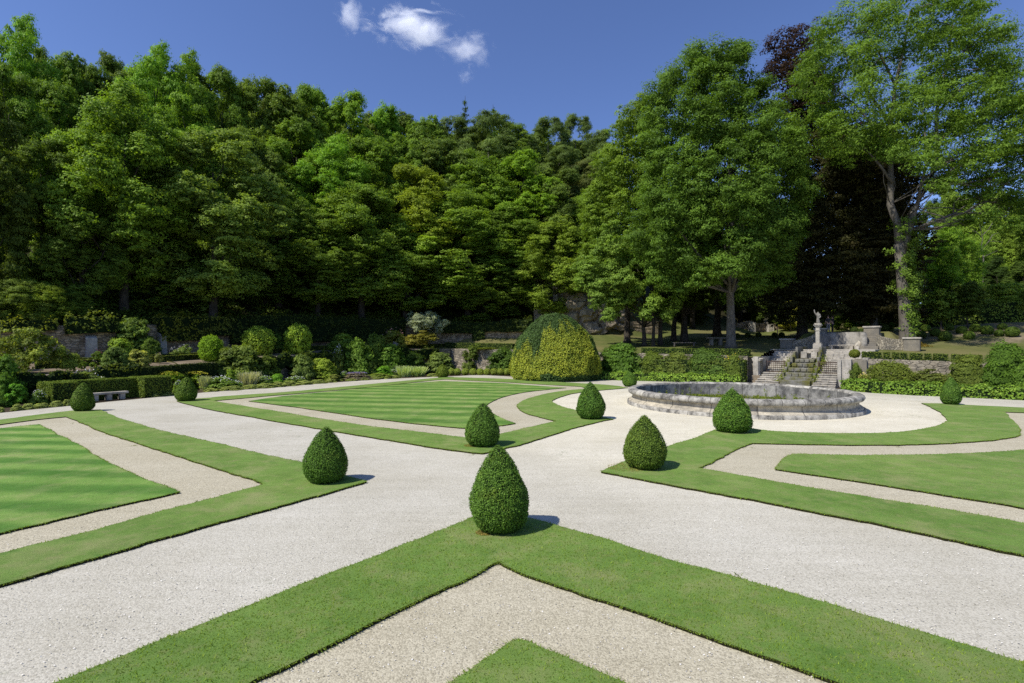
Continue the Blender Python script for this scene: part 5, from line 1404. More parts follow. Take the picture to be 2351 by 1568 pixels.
def ball_mesh(seed, n=2600, leaf=.1):
    rs = np.random.default_rng(seed); D = rdir(rs, n); D[:,2] = np.where(D[:,2] < -.75, -D[:,2], D[:,2]); wob = np.array([noise.noise(Vector(tuple(q*2.2+seed))) for q in D])
    P = D*(.5*(1+wob*.08))[:,None] + rs.normal(0,.008,(n,3)); L = Leaves(); V, F = leaf_quads(rs, P, D+rs.normal(0,.5,(n,3)), leaf*rs.uniform(.7,1.3,n), .6); L.add(V, .42+wob*.3+rs.normal(0,.18,n))
    vs = []; fs = []; nn = 16
    for i in range(9):
        z = -.47 + .94*i/8; r = math.sqrt(max(0,.225-z*z))
        for j in range(nn): vs.append((r*math.cos(2*PI*j/nn), r*math.sin(2*PI*j/nn), z))
    for i in range(8):
        for j in range(nn): fs.append((i*nn+j, i*nn+(j+1)%nn, (i+1)*nn+(j+1)%nn, (i+1)*nn+j))
    L.core(vs, fs); return L.mesh('box_ball', (M_CLIP, M_DARK))
BALLS = [ball_mesh(s) for s in (1, 2, 3)]
def ball(px, py, rpx, d, color, label, group, z0=None, sq=.95):
    r = rpx/FOC*d/math.sqrt(1+kx(px)**2); z = (terr(px, d) if z0 is None else z0) + r*sq*.86
    o = meshobj('box_ball', BALLS[int(px*7) % 3], color=color, loc=at(px, d, z)); o.scale = (2*r, 2*r, 2*r*sq); o.rotation_euler = (0,0,px); tag(o, label, 'box ball', group)
lim = (.13,.185,.045)
for k, px in enumerate((1037,1050,1068,1086,1102,1118,1134,1149,1164)):
    ball(px, 850, 8.6, G(px, 861.5).y+.4, lim, 'small light green box ball in the row left of the golden yew', 'row of small light green box balls', 0.0)
ball(1962, 808, 13, d_bound(1962)+.9, (.075,.10,.022), 'rounded box ball standing at the corner right of the upper steps', None)
for k, (x, y, r, dk, lab) in enumerate(((1580,415,40,0,'light box ball nearest to the ash trunk on the bank'),(1655,450,45,1,'box ball low on the bank between the ash trunk and the left thin trunk'),(1730,475,55,1,'largest box ball, lowest on the bank'),(1763,410,40,1,'dark box ball under the left thin trunk'),
      (1860,430,46,1,'box ball under the right thin trunk'),(1920,470,48,0,'box ball in front, in the middle of the bank'),(1970,410,50,0,'box ball high on the bank right of the thin trunk'),(2060,425,54,0,'broad light box ball right of the middle of the bank'),(2155,452,42,1,'small box ball low at the right of the bank'),(2180,398,42,1,'box ball at the back right of the bank'),(2258,442,62,1,'wide dark box ball at the right end of the bank'),
      (1545,465,42,2,'dark box ball tucked against the ash trunk'),(1250,410,40,2,'dark box ball between the two trunks'),(1075,455,40,2,'box ball behind the right wing wall'),(1015,432,36,2,'dim box ball behind the upper right pier'))):
    px, py = 1664.6+.292*x, 631.4+.292*y; zt = (py - .292*r); d = 50 + (470-y)*.06
    for dd in np.linspace(46, 66, 81):
        if terr(px, dd) > zz(py + .292*r*.8, dd): d = float(dd); break
    ball(px, py, .292*r, d, ((.065,.11,.024),(.045,.08,.020),(.03,.05,.016))[dk], lab, 'round box balls on the bank')
for k, x in enumerate((97,178,263,390,445)):
    px = 1664.6+.292*x; ball(px, 760, 6.6+.2*k, 66+.3*k, (.03,.05,.016), ('first','second','third','fourth','fifth')[k]+' dark box ball from the pale trunk, in shade before the sunlit far lawn', 'dark box balls in the shade under the trees')
ps = seq(2105, 2480, 14); terr_hedge('leafy_hedge', ps, [60 - (p-2105)*.012 for p in ps], 1.2, 2.5, .2, 70, (.085,.135,.030), 'tall leafy hedge behind the box balls at the right', seed=61, lump=.3, clumpy=.2, var0=.5)
ps = seq(1398, 1712, 14); hedge('wall_hedge', [at(p, d_bound(p)-.8) for p in ps], 1.0, 2.15, [0]*14, .17, 120, (.045,.072,.021), 'long loosely clipped shrub hedge against the wall left of the staircase', seed=62, lump=.32, clumpy=.25, var0=.5)
# golden yew dome
def yew():
    rs = np.random.default_rng(80); px = 1275; d = 53.0; R0 = 103/FOC*d*1.0; Hh = zz(717, d-1); n = 80000
    z = rs.random(n); a = rs.random(n)*2*PI
    def prof_(t): return np.interp(t, [0,.06,.18,.35,.5,.65,.8,.9,.97,1.0], [.93,.985,1.0,.955,.88,.76,.58,.40,.2,.03])
    k = rs.random(n) < prof_(z)*1.05; z = z[k]; a = a[k]; m = len(z)
    t = z; r = prof_(t)*R0
    wob = np.array([noise.noise(Vector((math.cos(q)*2.6, math.sin(q)*2.6, u*4.2))) + .55*noise.noise(Vector((math.cos(q)*8, math.sin(q)*8, u*11))) for q, u in zip(a, t)])
    r = r + wob*.30 + rs.normal(0,.07,m)
    P = np.stack([np.cos(a)*r, np.sin(a)*r, t*Hh*(1+.01*wob)], 1)
    N = unit(np.stack([np.cos(a), np.sin(a), .35+t*1.1], 1))
    # golden sport: on the garden side, lower two thirds
    u = np.cos(a)*r/R0      # -1 left .. 1 right seen from the garden
    front = -np.sin(a)
    gn = np.array([noise.noise(Vector((x*.8+3, y*.8, zq*.55))) + .5*noise.noise(Vector((x*2.4, y*2.4, zq*1.3))) for x, y, zq in P])
    lim_ = np.interp(u, [-1,-.8,-.58,-.5,-.34,-.26,.0,.25,.55,.72,.82,1], [.30,.42,.52,.38,.40,.70,.73,.83,.81,.66,.46,.15])
    g = (front > -.25)*(t < lim_ + gn*.30 + rs.normal(0,.05,m))*(gn*.5 + .6*(t > .05) + .3 > .42 + .5*((u > .45)*(t < .14)))
    streak = np.array([noise.noise(Vector((q*9, 1.7, u_*.8))) for q, u_ in zip(a, t)])
    g = (front > -.25)*(t < lim_ + gn*.10 + streak*.16 + rs.normal(0,.035,m))*(t > .02 + .07*(u > -.3) + gn*.05)
    var = np.where(g > 0, .80 + wob*.16 + rs.normal(0,.13,m), .26 + wob*.16 + rs.normal(0,.1,m))
    var = np.where((g > 0) & (var < .52), .52, var); var = np.where((g == 0) & (var > .44), .44, var)
    sz = rs.uniform(.09,.18,m)
    L = Leaves(); V, F = leaf_quads(rs, P, N + rs.normal(0,.5,(m,3)) + np.array([0,0,.25]), sz, .42); L.add(V, var)
    vs = []; fs = []; nn = 40
    for i in range(20):
        q = i/19*.985
        for j in range(nn): rr = max(.02, float(prof_(q))*R0 - .22); vs.append((rr*math.cos(2*PI*j/nn), rr*math.sin(2*PI*j/nn), q*(Hh-.12)))
    for i in range(19):
        for j in range(nn): fs.append((i*nn+j, i*nn+(j+1)%nn, (i+1)*nn+(j+1)%nn, (i+1)*nn+j))
    L.core(vs, fs)
    o = meshobj('golden_yew', L.mesh('golden_yew', (M_GOLD, M_DARK)), loc=at(px, d, 0)); o.rotation_euler = (0,0,-math.atan(kx(px))); tag(o, 'huge two tone golden and dark green clipped yew dome', 'shrub')
yew()
# ================================================================ shrubs and border plants
SH = {}
def shrub_proto(key, seed, n=9, cl=12, lv=44, leaf=.07, rc=.13, flat=.75, env='dome', fill=.3, aspect=.55, up=.45):
    rs = np.random.default_rng(seed); lobes = []
    for i in range(n):
        a = i*2.399 + rs.normal(0,.3); q = math.sqrt((i+.5)/n)
        if env == 'dome': r = rs.uniform(.15,.22); x, y = .33*q*math.cos(a), .33*q*math.sin(a); z = max(.12, (1-r-.02)*math.sqrt(max(.02,1-(q*.98)**2))*rs.uniform(.82,1.0))
        elif env == 'ball': r = .30; x = y = 0; z = .5
        elif env == 'upright': r = rs.uniform(.11,.2); x, y = .30*rs.normal(0,.55), .30*rs.normal(0,.55); z = rs.uniform(.1,.86)
        else: r = rs.uniform(.11,.19); x, y = .36*q*math.cos(a), .36*q*math.sin(a); z = rs.uniform(.18,.88)*(1-.35*q)
        lobes.append((x, y, z, r))
        if env == 'dome': lobes.append((x*1.12, y*1.12, z*.45, r*1.1))
    L = crown_from_lobes(rs, lobes, (0,0), cl=cl, lv=lv, leaf=leaf, rc=rc, flat=flat, fill=fill, aspect=aspect, up=up, zsq=1.0)
    V = np.concatenate(L.V); V[:,2] = np.maximum(V[:,2], -.02); L.V = [V]
    SH.setdefault(key, []).append(L.mesh('shrub', (M_LEAF,)))
for s in (1, 2, 3): shrub_proto('dome', 100+s, n=10)
for s in (1, 2, 3): shrub_proto('loose', 110+s, n=16, env='loose', cl=8, lv=26, rc=.12, fill=.1, leaf=.065)
for s in (1, 2): shrub_proto('upright', 120+s, n=14, env='upright', cl=9, lv=34, rc=.1, up=.8)
for s in (1, 2): shrub_proto('laurel', 130+s, n=12, leaf=.075, cl=13, lv=46, aspect=.4)
for s in (1, 2, 3): shrub_proto('low', 140+s, n=8, leaf=.075, rc=.14, cl=10, lv=46)
def ball_shrub(seed):
    rs = np.random.default_rng(seed); n = 4200; D = rdir(rs, n); wob = np.array([noise.noise(Vector(tuple(q*2.5+seed))) + .5*noise.noise(Vector(tuple(q*7+seed))) for q in D])
    D2 = D.copy(); D2[:,2] = np.sign(D[:,2])*np.abs(D[:,2])**.8; k = np.where(D[:,2] < 0, 1 + .0*D[:,2], 1 - .10*D[:,2]); P = np.stack([D[:,0]*k, D[:,1]*k, D2[:,2]], 1)*(.47*(1+wob*.20))[:,None] + np.array([0,0,.46]) + rs.normal(0,.02,(n,3)); L = Leaves(); V, F = leaf_quads(rs, P, D+rs.normal(0,.55,(n,3))+np.array([0,0,.3]), .06*rs.uniform(.7,1.3,n), .5); L.add(V, .5+wob*.3+rs.normal(0,.16,n))
    m = 900; V, F = leaf_quads(rs, rdir(rs,m)*.38+np.array([0,0,.5]), rdir(rs,m), .12, .8); L.add(V, np.zeros(m)); return L.mesh('shrub', (M_LEAF,))  # inner leaves at the darkest tone, painting the shade inside the bush
SH['ball'] = [ball_shrub(1), ball_shrub(2)]
def spike_mesh(seed, n=420, head=True):
    rs = np.random.default_rng(seed); L = Leaves(); a = rs.random(n)*2*PI; r = np.sqrt(rs.random(n))*.32; lean = rs.normal(0,.12,(n,2)) + np.stack([np.cos(a),np.sin(a)],1)*.22*r[:,None]/.32; h = rs.uniform(.55,1.0,n)
    b = np.stack([np.cos(a)*r, np.sin(a)*r, np.zeros(n)],1); t = b + np.concatenate([lean, h[:,None]],1); w = np.stack([-np.sin(a*3),np.cos(a*3),np.zeros(n)],1)*.014
    V = np.stack([b-w, b+w, t+w*.9, t-w*.9],1); L.add(V, rs.normal(.55,.18,n))
    m = 700; q = rs.random(m)*2*PI; rr = np.sqrt(rs.random(m))*.42; V, F = leaf_quads(rs, np.stack([np.cos(q)*rr, np.sin(q)*rr, rs.random(m)*.35],1), rdir(rs,m)+np.array([0,0,.6]), .08, .35); L.add(V, rs.normal(.3,.15,m))
    return L.mesh('flower_clump', (M_LEAF,))
SH['spiky'] = [spike_mesh(1), spike_mesh(2)]
def petals(seed, n=60, size=.05, zmin=.45):
    rs = np.random.default_rng(seed); a = rs.random(n)*2*PI; r = np.sqrt(rs.random(n))*.44; z = zmin + (1.02-zmin)*np.sqrt(np.maximum(0,1-(r/.46)**2))*rs.uniform(.75,1,n)
    L = Leaves(); Ps = []
    for k in range(3): Ps.append(np.stack([np.cos(a)*r, np.sin(a)*r, z],1) + rs.normal(0,size*.2,(n,3)))
    V, F = leaf_quads(rs, np.concatenate(Ps), rs.normal(0,.6,(3*n,3))+np.array([0,-.3,.6]), size*rs.uniform(.7,1.3,3*n), .9, .1); L.add(V, np.full(3*n,.5)); return L.mesh('blossoms', (M_PETAL,))
PET = [petals(1, 60, .042), petals(2, 26, .035), petals(3, 160, .045, .75)]
def Z1(x, y): return x*.26857, 602.8+.26857*y
def Z2(x, y): return 516.6+.26857*x, 631.4+.26857*y
def Z3(x, y): return 1090.5+.26857*x, 631.4+.26857*y
def Z4(x, y): return 1664.6+.292*x, 631.4+.292*y
CNT = [0]; R_G = 'shrubs in front of the right retaining wall'
def plant(kind, Z, x0, x1, y0, y1, d, color, label, name='shrub', cat='shrub', group=None, fl=None, flk=0, float_base=False, deep=.9):
    (p0, q0), (p1, q1) = Z(x0, y0), Z(x1, y1); px = (p0+p1)/2
    zg = terr(px, d) if d > d_bound(px) else 0.0
    if float_base: zg = zz(q1, d)
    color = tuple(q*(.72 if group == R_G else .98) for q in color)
    if kind == 'loose': q0 -= (q1-q0)*.10
    h = max(.25, zz(q0, d) - zg); w = (1.25 if kind == 'loose' else 1.0)* (p1-p0)/FOC*d/math.sqrt(1+kx(px)**2)*1.08
    CNT[0] += 1; me = SH[kind][CNT[0] % len(SH[kind])]
    o = meshobj(name, me, color=color, loc=at(px, d, zg-.03)); o.scale = (w, w*deep, h); o.rotation_euler = (0, 0, CNT[0]*1.3 if abs(deep-1) < .2 else (-math.atan(.72) if group == R_G else 0)); tag(o, label, cat, group)
    if fl: meshobj('blossoms', PET[flk], o, fl)
    return o
db = d_bound; dp = d_path; dw = d_wall
def bd(Z, x, f):    # distance inside the left flower border: f 0 at the path, 1 at the low wall
    px = Z(x, 0)[0]; return dp(px)*(1-f) + (db(px)-.6)*f
def td(Z, x, f):    # on the left terrace: f 0 at the low wall, 1 at the rubble wall
    px = Z(x, 0)[0]; return (db(px)+.4)*(1-f) + (dw(px)-.7)*f
gr = (.07,.12,.03); dk = (.045,.08,.022); yg = (.115,.18,.04); ol = (.095,.115,.032); gy_ = (.10,.13,.07); sil = (.20,.23,.18)
T_ = 'shrubs on the left terrace'; B_ = 'plants of the left flower border'
plant('loose', Z1, 20, 450, 530, 920, td(Z1,230,.15), (.10,.135,.045), 'large loose willowy shrub at the left edge of the terrace', group=T_)
plant('loose', Z1, -140, 90, 560, 840, td(Z1,0,.5), (.115,.14,.055), 'pale loose shrub cut by the left edge of the photo', group=T_)
plant('loose', Z1, 455, 660, 650, 900, td(Z1,560,.1), (.10,.14,.04), 'thin rose bush in front of the buttress wall', group=T_)
plant('dome', Z1, 895, 1150, 620, 800, td(Z1,1020,.55), yg, 'yellow green shrub right of the buttress', group=T_)
plant('dome', Z1, 875, 1105, 690, 910, td(Z1,990,.05), (.065,.105,.045), 'grey green dome shrub at the wall edge below the yellow green one', group=T_)
plant('dome', Z1, 1075, 1285, 735, 890, td(Z1,1180,.1), (.17,.20,.095), 'pale variegated shrub on the terrace edge', group=T_)
plant('dome', Z1, 950, 1330, 430, 700, td(Z1,1140,.97), (.075,.12,.04), 'big green climber heaped over the rubble wall', group=T_, name='climber', cat='climber')
plant('dome', Z1, 1205, 1385, 615, 780, td(Z1,1295,.7), (.055,.095,.028), 'small dark shrub below the big climber', group=T_)
def creeper(a, b, drop, rise, color, label, seed, w=.9, lump=.35):
    ps = seq(a, b, max(4, int((b-a)/12))); path = [at(p, d_wall(p)-.35) for p in ps]
    zt_ = [zz(tab(p, [(-700,775),(0,751),(100,748),(240,743),(350,746),(520,745),(700,741),(860,746),(1000,743),(1100,744),(1225,741)]), d_wall(p)) for p in ps]
    rs = np.random.default_rng(seed); dr = [drop*rs.uniform(.6, 1.3) for _ in ps]
    o = hedge('climber', path, w, drop + rise, [z - drop for z in zt_], .20, 75, color, label, 'climber', T_, seed=seed, lump=lump, clumpy=.3, var0=.5)
    o.data.materials[0] = M_LEAF
def low_creeper(a, b, color, label, seed):
    ps = seq(a, b, max(4, int((b-a)/14))); rs = np.random.default_rng(seed)
    o = hedge('climber', [at(p, d_bound(p)-.62) for p in ps], .7, 1.25, [prof(p)[0][1]-1.12*rs.uniform(.7,1.25) for p in ps], .16, 90, color, label, 'climber', B_, seed=seed, lump=.28, clumpy=.22, var0=.5)
    o.data.materials[0] = M_LEAF
low_creeper(-60, 140, (.030,.048,.015), 'dark climber over the low wall at the left edge', 221)
low_creeper(150, 318, (.038,.056,.018), 'climber over the low wall behind the clipped hedge', 222)
low_creeper(495, 700, (.034,.054,.017), 'climber over the low wall in the middle of the left border', 223)
low_creeper(700, 1005, (.036,.058,.018), 'climber over the low wall at the far end of the left border', 224)
creeper(1, 128, .35, .45, (.075,.098,.026), 'yellowish creeper along the wall top at left', 201)
creeper(150, 262, .7, .55, (.062,.088,.027), 'green creeper on the wall top above the buttress', 202)
creeper(362, 462, 1.5, .75, (.078,.094,.022), 'golden olive creeper spilling over the rubble wall', 203, 1.1, .45)
creeper(455, 530, 1.1, .75, (.062,.08,.024), 'duller green part of the creeper right of the golden olive one', 204)
creeper(528, 566, 2.0, .7, (.036,.055,.018), 'dark creeper hanging down the wall left of the rounded privet', 205)
creeper(566, 700, 2.6, .9, (.026,.042,.015), 'dark shaded creeper hiding the wall behind the two yellow green bushes', 206, 1.3, .5)
creeper(700, 925, 2.2, .8, (.024,.038,.014), 'long dark shaded creeper hiding the wall left of the silver pear', 207, 1.3, .5)
creeper(1012, 1084, 1.3, .35, (.030,.046,.017), 'thin dim creeper added to darken the bare wall just right of the silver pear', 210)  # added only to darken the pale wall end
creeper(1114, 1150, 1.1, .3, (.030,.046,.017), 'thin dim creeper added to darken the wall left of the golden yew', 211)  # another creeper added to tone down the pale wall
creeper(1085, 1112, 2.4, .2, (.028,.048,.016), 'dark ivy strip on the bare wall right of the silver pear', 208)
creeper(1150, 1222, 1.2, .5, (.028,.044,.016), 'dim creeper on the wall end beside the golden yew top', 209)
plant('ball', Z1, 1688, 1922, 608, 850, td(Z1,1800,.15), (.085,.155,.022), 'bright green clipped ball bush on the terrace', group=T_)
plant('ball', Z1, 2080, 2345, 535, 770, td(Z1,2210,.35), (.122,.185,.042), 'yellow green rounded privet left of the barrel shaped bush', group=T_)
plant('ball', Z2, 503, 750, 403, 672, td(Z2,630,.15), (.122,.190,.042), 'yellow green barrel shaped clipped bush on the terrace', group=T_)
plant('dome', Z2, 370, 515, 490, 650, td(Z2,440,.5), (.065,.115,.035), 'mid green shrub between the two yellow green bushes', group=T_)
plant('loose', Z1, 790, 880, 745, 830, td(Z1,835,.6), gr, 'small pink rose bush right of the buttress', group=T_, name='rose_bush', fl=(.55,.06,.14), flk=1)
plant('loose', Z1, 1520, 1640, 700, 800, td(Z1,1580,.6), (.10,.15,.07), 'pale rose bush behind the box edging', group=T_, name='rose_bush', fl=(.75,.7,.68), flk=1)
plant('loose', Z1, 1450, 1520, 720, 800, td(Z1,1485,.6), (.09,.13,.06), 'tiny white rose bush left of the pale rose bush', group=T_, name='rose_bush', fl=(.8,.78,.75), flk=1)
plant('loose', Z1, 1325, 1390, 770, 850, td(Z1,1358,.3), (.12,.15,.08), 'small pale rose at the box edging', group=T_, name='rose_bush', fl=(.75,.5,.5), flk=1)
plant('loose', Z1, 670, 740, 830, 890, td(Z1,705,.15), gr, 'tiny pink rose near the terrace edge at left', group=T_, name='rose_bush', fl=(.6,.25,.25), flk=1)
plant('loose', Z1, 770, 830, 830, 890, td(Z1,800,.15), gr, 'tiny pale rose beside the grey green dome', group=T_, name='rose_bush', fl=(.75,.6,.55), flk=1)
plant('dome', Z1, 1805, 2270, 670, 970, bd(Z1,2040,.95), (.075,.11,.04), 'broad dull green shrub against the low wall below the clipped ball', group=B_)
plant('dome', Z2, 40, 310, 560, 830, bd(Z2,170,.95), (.062,.095,.034), 'dark shrub right of the broad dull one', group=B_)
plant('dome', Z2, 250, 480, 680, 850, bd(Z2,365,.8), (.06,.095,.028), 'dark low shrub in the middle of the border', group=B_)
plant('dome', Z2, 560, 770, 655, 880, bd(Z2,660,.75), (.075,.115,.05), 'grey green shrub left of the bright one in the border', group=B_)
plant('dome', Z2, 725, 960, 680, 885, bd(Z2,840,.6), (.125,.18,.045), 'bright green shrub in the middle of the border', group=B_)
plant('dome', Z2, 885, 1135, 490, 690, td(Z2,1010,.2), (.085,.14,.04), 'tall green shrub left of the dark glossy group', group=B_)
plant('loose', Z2, 930, 1010, 600, 740, bd(Z2,970,.9), (.09,.13,.05), 'white flowering climbing rose in the border', group=B_, name='rose_bush', fl=(.85,.83,.8), flk=1)
plant('laurel', Z2, 1000, 1270, 530, 830, bd(Z2,1130,.8), (.075,.135,.035), 'tall leafy green shrub near the back of the border', group=B_)
plant('laurel', Z2, 1190, 1400, 480, 780, bd(Z2,1290,1.0), (.06,.10,.03), 'tallest dark shrub of the border', group=B_)
plant('loose', Z2, 1350, 1535, 465, 660, td(Z2,1440,.1), (.115,.14,.05), 'pinkish flowering shrub left of the silver pear', group=B_, fl=(.55,.3,.28), flk=1)
plant('laurel', Z2, 1255, 1550, 575, 805, bd(Z2,1400,.85), (.05,.10,.026), 'dark glossy shrub below the pinkish one', group=B_)
plant('laurel', Z2, 1520, 1720, 650, 800, bd(Z2,1620,.8), (.042,.08,.024), 'very dark glossy shrub right of the border middle', group=B_)
plant('dome', Z2, 1715, 1960, 640, 845, bd(Z2,1830,.7), (.08,.12,.055), 'grey green shrub behind the most distant topiary', group=B_)
plant('loose', Z2, 1560, 1790, 480, 635, td(Z2,1680,.25), (.12,.125,.045), 'olive brown shrub under the silver pear', group=T_)
plant('dome', Z2, 1190, 1310, 730, 850, bd(Z2,1250,.55), (.07,.11,.04), 'small bluish shrub in front of the tall leafy one', group=B_)
plant('dome', Z2, 1290, 1425, 765, 850, bd(Z2,1360,.35), (.085,.19,.03), 'bright green cushion near the far end of the border', group=B_, name='cushion_plant', cat='plant')
plant('dome', Z2, 375, 510, 825, 915, bd(Z2,440,.3), (.085,.18,.035), 'bright green cushion beside the blue spikes', group=B_, name='cushion_plant', cat='plant')
plant('upright', Z2, 2030, 2185, 555, 800, G(1082,858).y+3, (.07,.11,.035), 'upright dark shrub behind the row of small box balls', group='shrubs in front of the right retaining wall')
plant('laurel', Z2, 2130, 2360, 635, 810, G(1115,858).y+3, (.125,.175,.045), 'yellow green shrub behind the row of small box balls', group='shrubs in front of the right retaining wall')
plant('laurel', Z3, 110, 390, 610, 810, G(1150,860).y+2, (.052,.10,.030), 'dark green shrub touching the golden yew on its left', group='shrubs in front of the right retaining wall')
R_G = 'shrubs in front of the right retaining wall'
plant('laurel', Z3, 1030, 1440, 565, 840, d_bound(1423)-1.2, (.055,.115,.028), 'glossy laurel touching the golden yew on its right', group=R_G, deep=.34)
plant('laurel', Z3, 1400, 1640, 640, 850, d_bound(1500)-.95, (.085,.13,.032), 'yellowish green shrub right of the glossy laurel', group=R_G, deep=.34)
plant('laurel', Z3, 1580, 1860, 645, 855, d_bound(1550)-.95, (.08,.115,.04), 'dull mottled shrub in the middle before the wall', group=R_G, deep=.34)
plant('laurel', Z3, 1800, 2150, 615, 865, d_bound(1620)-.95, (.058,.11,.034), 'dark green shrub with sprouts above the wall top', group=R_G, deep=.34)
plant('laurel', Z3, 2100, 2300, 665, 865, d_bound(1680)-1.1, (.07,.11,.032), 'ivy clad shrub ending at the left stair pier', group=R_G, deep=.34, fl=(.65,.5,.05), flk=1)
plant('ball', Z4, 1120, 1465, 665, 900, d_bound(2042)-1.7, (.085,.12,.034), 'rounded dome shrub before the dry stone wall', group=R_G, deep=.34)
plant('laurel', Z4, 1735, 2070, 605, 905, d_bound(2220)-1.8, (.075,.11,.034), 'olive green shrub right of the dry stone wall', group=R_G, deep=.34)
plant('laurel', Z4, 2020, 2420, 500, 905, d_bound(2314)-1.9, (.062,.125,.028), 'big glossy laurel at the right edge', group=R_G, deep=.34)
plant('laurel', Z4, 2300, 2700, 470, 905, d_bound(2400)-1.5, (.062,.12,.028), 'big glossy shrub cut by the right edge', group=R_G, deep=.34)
plant('loose', Z4, 960, 1060, 640, 900, d_bound(1960)-.6, (.07,.11,.035), 'ivy strand falling down the wall beside the right stair pier', group=R_G, name='ivy', cat='ivy', deep=.5)
plant('loose', Z4, 1050, 1130, 770, 860, d_bound(1985)-1.2, (.11,.15,.04), 'yellow flowering rose before the dry stone wall', group=R_G, deep=.34, name='rose_bush', fl=(.85,.72,.2), flk=0)
plant('loose', Z4, 1450, 1760, 740, 900, d_bound(2130)-.7, (.085,.115,.045), 'thin rose growth on the lower part of the dry stone wall', group=R_G, name='rose_bush', deep=.4)
# left end of the border
plant('dome', Z1, -120, 210, 770, 1010, bd(Z1,40,.95), (.06,.12,.028), 'lush green shrub at the left edge below the terrace', group=B_)
plant('laurel', Z1, -60, 120, 930, 1200, bd(Z1,30,.6), (.05,.105,.026), 'dark green shrub low at the left edge', group=B_)
plant('upright', Z1, 40, 245, 1030, 1235, bd(Z1,140,.45), (.065,.16,.032), 'bright green leafy clump at the left end of the border', group=B_, name='leafy_clump', cat='plant')
plant('low', Z1, 180, 420, 930, 1060, bd(Z1,300,1.0), (.042,.07,.02), 'dark creeper on the low wall at left', group=B_, name='climber', cat='climber', deep=.4)
plant('loose', Z1, 560, 910, 905, 1030, bd(Z1,735,1.0), (.08,.12,.04), 'climbing rose on the low wall behind the hedge', group=B_, name='rose_bush', fl=(.8,.76,.7), flk=1, deep=.4)
plant('loose', Z1, 1030, 1190, 900, 1010, bd(Z1,1110,1.0), (.09,.12,.035), 'thin climbing rose on the low wall above the bench', group=B_, name='rose_bush', deep=.4)
plant('upright', Z1, 1310, 1560, 925, 1080, bd(Z1,1430,.85), (.12,.19,.035), 'yellow flowering tall perennials right of the clipped hedge', group=B_, name='flower_clump', cat='flowers', fl=(.42,.40,.03), flk=2)
plant('upright', Z1, 1530, 1790, 925, 1090, bd(Z1,1660,.85), (.12,.18,.035), 'yellow flowering perennials behind the far left topiary', group=B_, name='flower_clump', cat='flowers', fl=(.42,.39,.03), flk=2)
for x0, x1, y0, y1, f, lab in ((1480,1570,1000,1110,.35,'white rose clump left of the far left topiary'),(1740,2040,960,1100,.4,'large white rose clump right of the far left topiary'),(2190,2351,960,1060,.35,'white rose clump beside the first blue spikes'),(250,410,1080,1210,.4,'white rose clump left of the clipped hedge'),(1960,2080,1000,1080,.25,'small white rose clump before the blue spikes')):
    plant('low', Z1, x0, x1, y0, y1, bd(Z1,(x0+x1)/2,f), (.085,.14,.05), lab, group=B_, name='rose_bush', fl=(.85,.84,.82))
for x0, x1, y0, y1, f, lab in ((500,700,860,925,.3,'white flowers in the middle of the border edge'),(270,380,860,930,.3,'white flowers right of the second blue spikes'),(980,1060,815,890,.4,'white rose clump left of the purple lavender'),(1400,1480,800,870,.35,'white flowers left of the big blue spikes')):
    plant('low', Z2, x0, x1, y0, y1, bd(Z2,(x0+x1)/2,f), (.08,.13,.05), lab, group=B_, name='rose_bush', fl=(.82,.82,.80))
for Z, x0, x1, y0, y1, f, c, lab in ((Z1,2040,2220,930,1050,.55,(.17,.19,.22),'blue grey spiky clump near the far left topiary'),(Z2,130,290,820,920,.35,(.17,.19,.23),'second blue grey spiky clump of the border'),(Z2,1465,1600,770,880,.35,(.18,.24,.20),'left half of the big pale blue spikes'),(Z2,1580,1725,775,880,.35,(.18,.24,.20),'right half of the big pale blue spikes'),(Z1,1700,1800,960,1060,.5,(.15,.18,.18),'thin spikes behind the large white rose clump')):
    plant('spiky', Z, x0, x1, y0, y1, bd(Z,(x0+x1)/2,f), c, lab, group=B_, name='flower_clump', cat='flowers')
plant('low', Z2, 1020, 1230, 825, 900, bd(Z2,1120,.25), (.12,.115,.15), 'purple lavender in the border', group=B_, name='lavender', cat='flowers', fl=(.2,.16,.3), flk=2)
plant('low', Z2, 870, 1000, 840, 900, bd(Z2,935,.3), (.10,.13,.06), 'green grey mound left of the purple lavender', group=B_, name='flower_clump', cat='plant')
plant('low', Z2, 1210, 1420, 830, 890, bd(Z2,1310,.2), (.10,.145,.05), 'flat green mound right of the purple lavender', group=B_, name='flower_clump', cat='plant')
plant('low', Z2, -10, 110, 790, 950, bd(Z2,50,.35), (.10,.16,.04), 'yellow green clump left of the second blue spikes', group=B_, name='flower_clump', cat='plant')
plant('dome', Z2, 2, 60, 900, 960, bd(Z2,30,.3), (.11,.16,.04), 'small yellow green cushion at the border edge', group=B_, name='cushion_plant', cat='plant')
